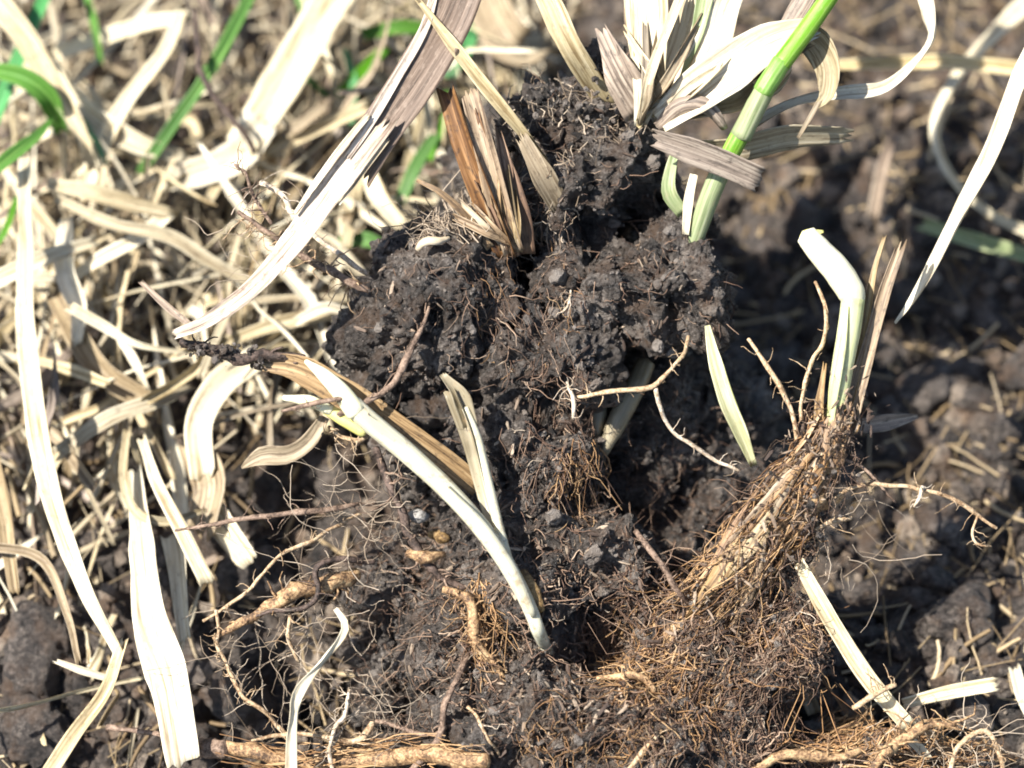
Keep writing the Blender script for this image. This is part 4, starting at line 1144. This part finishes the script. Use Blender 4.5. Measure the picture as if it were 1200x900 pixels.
solo_leaf(pts_d([(1062, 824, 1.0), (1110, 812, 1.0), (1162, 803, 1.0)]), [12, 16, 16], 'straw_pale', "short pale straw piece lying behind the roots at lower right", name="straw_scrap", cat="straw", curl=.5, ragged=(.05, .1), th=.04)
solo_leaf(pts_d([(930, 775, 1.6), (942, 800, 1.6), (955, 835, 1.6)]), [14, 18, 16], 'straw', "blurred grey straw bit in the shade below the root crown", name="straw_scrap", cat="straw", curl=.4)
solo_leaf(pts_d([(990, 500, .8), (1030, 496, .8), (1075, 488, 1.0)]), [16, 20, 6], 'straw_grey', "grey leaf tip behind the orange root crown", name="leaf_tip", cat="leaf", curl=.4, twist=20)
# ------------------------------------------------------------------ blades lying over the ground
def gl(pts, w, mat, label, **kw):
    kw.setdefault('fold', random.choice([.15, .35, .5])); kw.setdefault('edge', .07); kw.setdefault('ragged', (.1, .1))
    return solo_leaf(pts_g([(x, y, h + (.5 if x < 640 else 0)) for x, y, h in pts]), w, mat, label, **kw)
HB = dict(hint=UPH)
gl([(420, -30, 1.8), (385, 20, 1.8), (335, 105, 1.7), (290, 175, 1.5)], [52, 54, 52, 46], 'straw_pale', "very wide white straw blade running down from the top edge", curl=.2, **HB)
gl([(312, 148, 1.7), (285, 185, 1.4), (235, 205, 1.2), (185, 218, 1.1)], [46, 40, 38, 18], 'straw_pale', "wide white blade bent left below the widest white blade", curl=.2, **HB)
gl([(318, 168, 1.4), (350, 150, 1.6), (372, 132, 1.7)], [8, 16, 10], 'straw_tan', "short split tan straw end beside the widest white blade", ragged=(0, .2), **HB)
gl([(310, 180, 1.4), (360, 158, 1.5), (430, 128, 1.5)], [14, 16, 18], 'straw', "tan straw running right from the bend of the widest blade", **HB)
gl([(215, 15, 1.8), (195, 62, 1.9), (150, 120, 1.7), (118, 180, 1.5), (98, 230, 1.2)], [14, 18, 20, 24, 24], 'straw_pale', "white blade slanting down left from a kink near the top", curl=.3, **HB)
gl([(220, 20, 1.8), (175, 28, 1.6), (120, 45, 1.4), (70, 62, 1.2)], [14, 18, 22, 20], 'straw_pale', "white blade lying level near the top left", curl=.3, **HB)
gl([(-20, -20, 2.6), (30, 40, 2.5), (60, 90, 2.3), (95, 150, 2.0), (110, 195, 1.6)], [32, 30, 26, 20, 12], 'straw', "broad tan blade coming in from the top left corner", curl=.3, **HB)
gl([(60, 75, 1.6), (100, 130, 1.6), (160, 168, 1.5), (215, 185, 1.3)], [18, 26, 26, 14], 'straw_pale', "pale blade crossing under the slanting white blade at upper left", **HB)
gl([(32, 190, 2.3), (34, 300, 2.2), (40, 420, 2.0), (60, 560, 1.8), (100, 680, 1.6), (140, 760, 1.4)], [18, 22, 28, 28, 24, 16], 'straw_pale', "long upright pale blade along the left edge", curl=.35, twist=[0, 10, 0, 25], **HB)
gl([(145, 755, 1.4), (125, 810, 1.5), (90, 860, 1.6), (55, 915, 1.6)], [14, 18, 20, 20], 'straw', "tan blade bending down left to the bottom edge", **HB)
gl([(160, 555, 1.1), (168, 620, 1.3), (180, 720, 1.4), (205, 800, 1.3), (220, 890, 1.0)], [20, 30, 40, 50, 40], 'straw_pale', "very wide white blade standing upright at lower left", curl=.25, **HB)
gl([(300, 425, 1.4), (262, 455, 1.4), (238, 500, 1.3), (242, 555, 1.2)], [34, 40, 34, 30], 'straw_pale', "broad white blade bent beside the dirty twig", curl=.25, **HB)
gl([(228, 520, 1.1), (248, 565, 1.2), (240, 612, 1.0)], [34, 44, 36], 'straw_tan', "ragged tan end of the broad bent blade", ragged=(.1, .25), curl=.2, **HB)
gl([(240, 580, .9), (262, 615, .9), (290, 655, .8)], [30, 32, 26], 'straw_pale', "short white blade below the broad bent blade", **HB)
gl([(150, 505, 1.2), (146, 560, 1.4), (160, 600, 1.4), (195, 612, 1.3), (235, 600, 1.2)], [10, 12, 12, 12, 6], 'straw', "thin tan blade looped at mid left", curl=.4, **HB)
gl([(168, 515, 1.4), (185, 565, 1.5), (215, 620, 1.4), (245, 680, 1.1)], [12, 14, 18, 20], 'straw_pale', "narrow pale blade slanting down right below the loop", curl=.4, **HB)
gl([(205, 630, .9), (210, 680, 1.0), (218, 745, .9)], [30, 22, 16], 'straw_pale', "white blade half hidden right of the very wide white blade", **HB)
gl([(-15, 335, 1.8), (50, 305, 1.8), (110, 285, 1.6)], [24, 22, 14], 'straw_pale', "white blade pointing in from the left edge", **HB)
gl([(70, 235, 1.9), (130, 262, 2.0), (200, 278, 1.9), (245, 305, 1.7), (292, 330, 1.5)], [10, 14, 16, 16, 12], 'straw', "slim tan blade arching down right above the bare soil", curl=.4, **HB)
gl([(60, 215, 2.0), (110, 225, 2.0), (160, 240, 1.8), (200, 250, 1.6)], [12, 20, 20, 12], 'straw', "tan blade lying level at upper left", **HB)
gl([(195, 255, 1.6), (165, 280, 1.6), (120, 305, 1.5), (85, 330, 1.3)], [22, 18, 18, 14], 'straw_pale', "pale blade slanting down left at mid left", **HB)
gl([(80, 260, 1.5), (80, 320, 1.6), (95, 360, 1.5), (92, 400, 1.3)], [18, 24, 26, 14], 'straw_pale', "short bright blade standing beside the long upright one", **HB)
gl([(85, 362, 1.8), (125, 385, 1.7), (160, 405, 1.7), (215, 415, 1.5)], [14, 12, 7, 4], 'straw_pale', "thin white blade ending in a thread near the dirty twig", curl=.6, **HB)
gl([(145, 400, 1.6), (160, 425, 1.5), (172, 452, 1.3)], [10, 12, 5], 'straw_pale', "small white blade tip at mid left", **HB)
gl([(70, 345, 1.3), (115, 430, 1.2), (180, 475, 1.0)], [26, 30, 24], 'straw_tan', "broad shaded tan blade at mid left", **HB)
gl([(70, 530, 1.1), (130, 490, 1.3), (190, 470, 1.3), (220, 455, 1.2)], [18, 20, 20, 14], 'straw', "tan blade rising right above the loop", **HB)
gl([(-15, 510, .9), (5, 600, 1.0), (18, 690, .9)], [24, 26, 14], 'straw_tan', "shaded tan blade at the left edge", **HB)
gl([(-15, 640, 1.1), (50, 655, 1.1), (80, 720, 1.0), (92, 770, .9)], [12, 12, 10, 8], 'straw_tan', "brown bent stalk above the large soil lump", curl=.5, **HB)
gl([(68, 775, 1.0), (95, 785, 1.0), (128, 795, .9)], [6, 10, 8], 'straw_pale', "short white straw on the soil lump at lower left", **HB)
gl([(270, 400, 1.1), (330, 380, 1.3), (400, 365, 1.4)], [14, 18, 16], 'straw', "tan blade lying below the bleached leaf", **HB)
gl([(352, 375, 1.5), (380, 362, 1.6), (410, 368, 1.5)], [12, 14, 10], 'straw_pale', "short pale arched blade left of the clod", curl=.5, **HB)
gl([(430, 190, 1.6), (445, 230, 1.6), (470, 262, 1.4)], [10, 24, 16], 'straw_pale', "pale curved blade left of the brown stalk", **HB)
gl([(425, 195, 1.3), (412, 250, 1.3), (408, 285, 1.2)], [14, 18, 12], 'straw', "small hanging tan blade above the left soil lump", **HB)
gl([(430, 175, 1.5), (470, 125, 1.7), (520, 60, 1.8)], [12, 16, 18], 'straw', "straw blade running behind the bleached leaf's upper part", **HB)
gl([(640, 60, 1.5), (600, 50, 1.6), (560, -20, 1.6)], [40, 50, 60], 'straw_tan', "broad blurred tan blade at the top middle", **HB)
gl([(1225, -15, 2.0), (1165, 45, 2.0), (1120, 95, 1.9), (1098, 150, 1.8), (1115, 205, 1.5), (1160, 250, 1.2), (1215, 275, 1.0)], [26, 24, 16, 18, 12, 10, 14], 'straw_pale', "wavy pale blade hanging behind at the right", curl=.4, twist=[0, 30, 10], **HB)
gl([(960, 78, 2.0), (1040, 76, 2.2), (1120, 76, 2.4), (1220, 86, 2.4)], [10, 16, 18, 18], 'straw', "level tan stalk across the upper right", curl=.5, **HB)
gl([(1190, 785, .8), (1198, 815, .9), (1215, 850, .9)], [14, 16, 16], 'straw_pale', "white straw end at the right edge", **HB)
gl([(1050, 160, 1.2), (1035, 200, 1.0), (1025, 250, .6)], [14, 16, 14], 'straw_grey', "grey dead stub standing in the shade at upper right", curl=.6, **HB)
gl([(1085, 265, .8), (1130, 280, .9), (1200, 300, .9)], [16, 18, 16], 'green_grey', "pale green blurred blade at the right edge", **HB)
# green blades
GR = dict(name="green_grass", cat="grass blade")
gl([(302, -15, 2.0), (272, 45, 2.1), (245, 90, 2.0), (210, 140, 1.7), (170, 200, 1.3)], [16, 18, 16, 16, 14], 'green', "green blade slanting down from the top at upper left", curl=.4, **HB, **GR)
gl([(60, -20, 2.2), (40, 30, 2.2), (15, 90, 2.0), (-10, 150, 1.8)], [16, 18, 20, 18], 'green_blue', "bluish green blade at the top left edge", **HB, **GR)
gl([(-15, 82, 2.4), (30, 92, 2.5), (60, 115, 2.3), (75, 150, 1.8)], [14, 22, 26, 20], 'green', "bent dark green blade at the left edge", **HB, **GR)
gl([(-20, 212, 2.6), (15, 185, 2.6), (45, 160, 2.5), (62, 140, 2.2)], [16, 18, 16, 10], 'green', "bright green blade tip at the left edge", **HB, **GR)
gl([(510, 160, 1.4), (488, 195, 1.5), (470, 235, 1.3)], [14, 18, 14], 'green', "green blade left of the brown stalk", **HB, **GR)
gl([(405, 285, 1.0), (430, 282, 1.1), (452, 292, 1.0)], [14, 18, 14], 'green', "short green blade above the left soil lump", **HB, **GR)
gl([(430, 40, 1.4), (470, 32, 1.5), (520, 38, 1.4)], [16, 18, 14], 'green', "level green blade behind the bleached leaf near the top", **HB, **GR)
gl([(350, -15, 1.5), (358, 15, 1.4), (352, 45, 1.1)], [14, 16, 12], 'green', "small green blade at the top edge", **HB, **GR)
gl([(530, 85, 1.2), (548, 55, 1.3), (556, 20, 1.2)], [14, 18, 14], 'green_blue', "shaded green blade behind the split straw", **HB, **GR)
gl([(400, 110, 1.3), (420, 90, 1.4), (450, 60, 1.3)], [12, 14, 12], 'green', "faint green blade left of the bleached leaf", **HB, **GR)
for (gp, gw, gm, gt) in [([(100, -15, 1.6), (112, 30, 1.6), (118, 70, 1.3)], [6, 9, 6], 'green', "thin green grass blade near the top left, left of the level white blade"),
                         ([(330, 60, 1.2), (352, 85, 1.3), (380, 110, 1.2)], [7, 10, 6], 'green', "thin green grass blade right of the widest white blade"),
                         ([(405, 60, 1.4), (415, 100, 1.4), (412, 140, 1.2)], [8, 11, 7], 'green_blue', "dull green grass blade close to the bleached leaf's left edge"),
                         ([(20, 235, 1.6), (8, 270, 1.6), (-12, 300, 1.4)], [7, 9, 6], 'green', "short green grass blade at the left edge above the white blade"),
                         ([(505, 185, 1.2), (520, 150, 1.3), (524, 110, 1.2)], [8, 10, 6], 'green', "narrow green grass blade just left of the brown stubble stalk"),
                         ([(75, 130, 1.7), (105, 150, 1.7), (125, 190, 1.5)], [8, 10, 6], 'green_blue', "dark green grass blade under the pale blades at upper left")]:
    gl(gp, gw, gm, gt, **HB, **GR)
solo_root(pts_g([(228, 10, 2.8), (236, 80, 2.8), (268, 135, 2.6), (298, 180, 2.2)]), [3.5, 4, 4, 4], 'root_dark', "thin dark stalk crossing the wide white blade", name="dark_stalk", cat="stalk", wob=.03, rough=.3)
solo_leaf(pts_d([(168, 333, .7), (195, 358, .6), (222, 380, .5)]), [6, 9, 8], 'straw_grey', "short grey straw pointing at the bleached leaf tip", name="straw_scrap", cat="straw", ragged=(.08, 0), fold=.3)

# tangle of narrow straw, each blade a thing
fr = random.Random(21)
tone = {'straw': 'tan', 'straw_tan': 'brownish', 'straw_pale': 'pale', 'straw_grey': 'grey'}
for k in range(250):
    if k < 200:
        px, py = fr.uniform(-30, 400), fr.uniform(-30, 900)
        if py > 560 and fr.random() < 0.6: py -= 440
        if px > 230 and py > 430 and fr.random() < 0.85: px -= 215
    else:
        px, py = fr.uniform(380, 620), fr.uniform(-30, 260)
    h0 = fr.uniform(0.2, 1.9) if py < 520 else fr.uniform(0.1, 0.9)
    c0 = G(px, py, h0)
    a = math.radians(fr.gauss(86, 30))
    L = fr.uniform(1.2, 4.0) * (1.0 if py < 520 else 0.7)
    d = np.array([math.cos(a), math.sin(a), fr.gauss(0, 0.3)])
    pts = [c0 - d * L * 0.5]
    nseg = fr.choice([2, 3, 3, 4])
    for q in range(nseg):
        pts.append(pts[-1] + d * (L / nseg) * fr.uniform(.6, 1.4))
        tn = math.radians(fr.gauss(0, 9) if fr.random() < .75 else fr.gauss(0, 50))
        d = np.array([d[0] * math.cos(tn) - d[1] * math.sin(tn), d[0] * math.sin(tn) + d[1] * math.cos(tn), d[2] + fr.gauss(0, .2)])
    pts = np.array(pts)
    pts[:, 2] = np.maximum(pts[:, 2], 0.12)
    w = 0.045 + 0.17 * fr.random() ** 1.8
    mat = fr.choice(['straw', 'straw', 'straw', 'straw_tan', 'straw_pale', 'straw_pale', 'straw_pale', 'straw_grey'])
    o = link("dry_straw", ribbon(pts, [w * .8, w, w * fr.uniform(.7, 1.1), w * fr.uniform(.6, 1), w * .7, w * fr.uniform(.05, .5)], M[mat], hint=[fr.gauss(0, .5), fr.gauss(-.2, .4), 1],
                                       twist=[fr.gauss(0, 30), fr.gauss(0, 30), fr.gauss(0, 40)], curl=fr.uniform(.1, .8), fold=fr.choice([0, .3, .7]), seed=500 + k, n=24, cs=7,
                                       edge=.22, wob=.05, th=.012, ragged=(0.12, 0.12), crease=True))
    if k < 200:
        where = "upper left, above the bleached leaf's tip" if py < 300 else ("left side, level with the long white shoot" if py < 600 else "lower left, around the wide white blade")
        tag(o, "narrow %s straw in the blurred tangle at %s" % (tone[mat], where), "straw", "tangled straw on the left")
    else:
        tag(o, "narrow %s straw in the blurred dry grass behind the clod top" % tone[mat], "straw", "straw behind the clod top")

# straw litter lying on the soil beneath
lr2 = np.random.default_rng(44)
NL = 2200
lx = np.concatenate([lr2.uniform(-9.5, -1.8, 900), lr2.uniform(-2, 1, 200), lr2.uniform(2, 8, 1100)])
ly = np.concatenate([lr2.uniform(-5, 11, 900), lr2.uniform(4, 11, 200), lr2.uniform(-4, 10, 1100)])
lz = ground_height(lx, ly) + lr2.uniform(0.02, 0.05, NL) + np.where(np.arange(NL) < 1100, lr2.uniform(0, 0.4, NL) ** 1.5, 0)
L = []
for x, y, z in zip(lx, ly, lz):
    a = lr2.uniform(0, 6.3)
    d = np.array([math.cos(a), math.sin(a), lr2.normal() * 0.15])
    q = 0.008 + 0.03 * lr2.random() ** 2
    L.append((walk(np.array([x, y, z]), d, 6, lr2.uniform(0.15, 1.2), lr2, 0.2), q, q * 0.7))
tag(link("straw_litter", hair_mesh(L, M['litter'], 4)), "fine broken straw littering the soil under the blades", "straw litter", kind="stuff")

# the deeper thatch, too many stalks to count
tr = np.random.default_rng(45)
NT_ = 1000
tx = np.concatenate([tr.uniform(-9.5, -2.2, 850), tr.uniform(-2.5, 0.8, 150)])
ty = np.concatenate([tr.uniform(-3.5, 11, 850), tr.uniform(5, 11, 150)])
keep = (ty > 1.2) | ((tx < -5.0) & (ty > -0.8))
tz = ground_height(tx, ty)
L = []
for x, y, z, k_ in zip(tx, ty, tz, keep):
    if not k_: continue
    a = tr.normal(1.5, 0.65)
    h = 0.05 + 0.9 * tr.random() ** 1.6
    d = np.array([math.cos(a), math.sin(a), tr.normal() * 0.25])
    q = 0.010 + 0.05 * tr.random() ** 2.5
    ln = walk(np.array([x, y, z + h]), d, 5, tr.uniform(0.6, 2.6), tr, 0.1)
    ln[:, 2] = np.maximum(ln[:, 2], 0.03)
    L.append((ln, q, q * 0.6))
tag(link("straw_thatch", hair_mesh(L, M['thatch'], 4)), "dense mat of fine beige straw stalks beneath the larger blades", "straw thatch", kind="stuff")
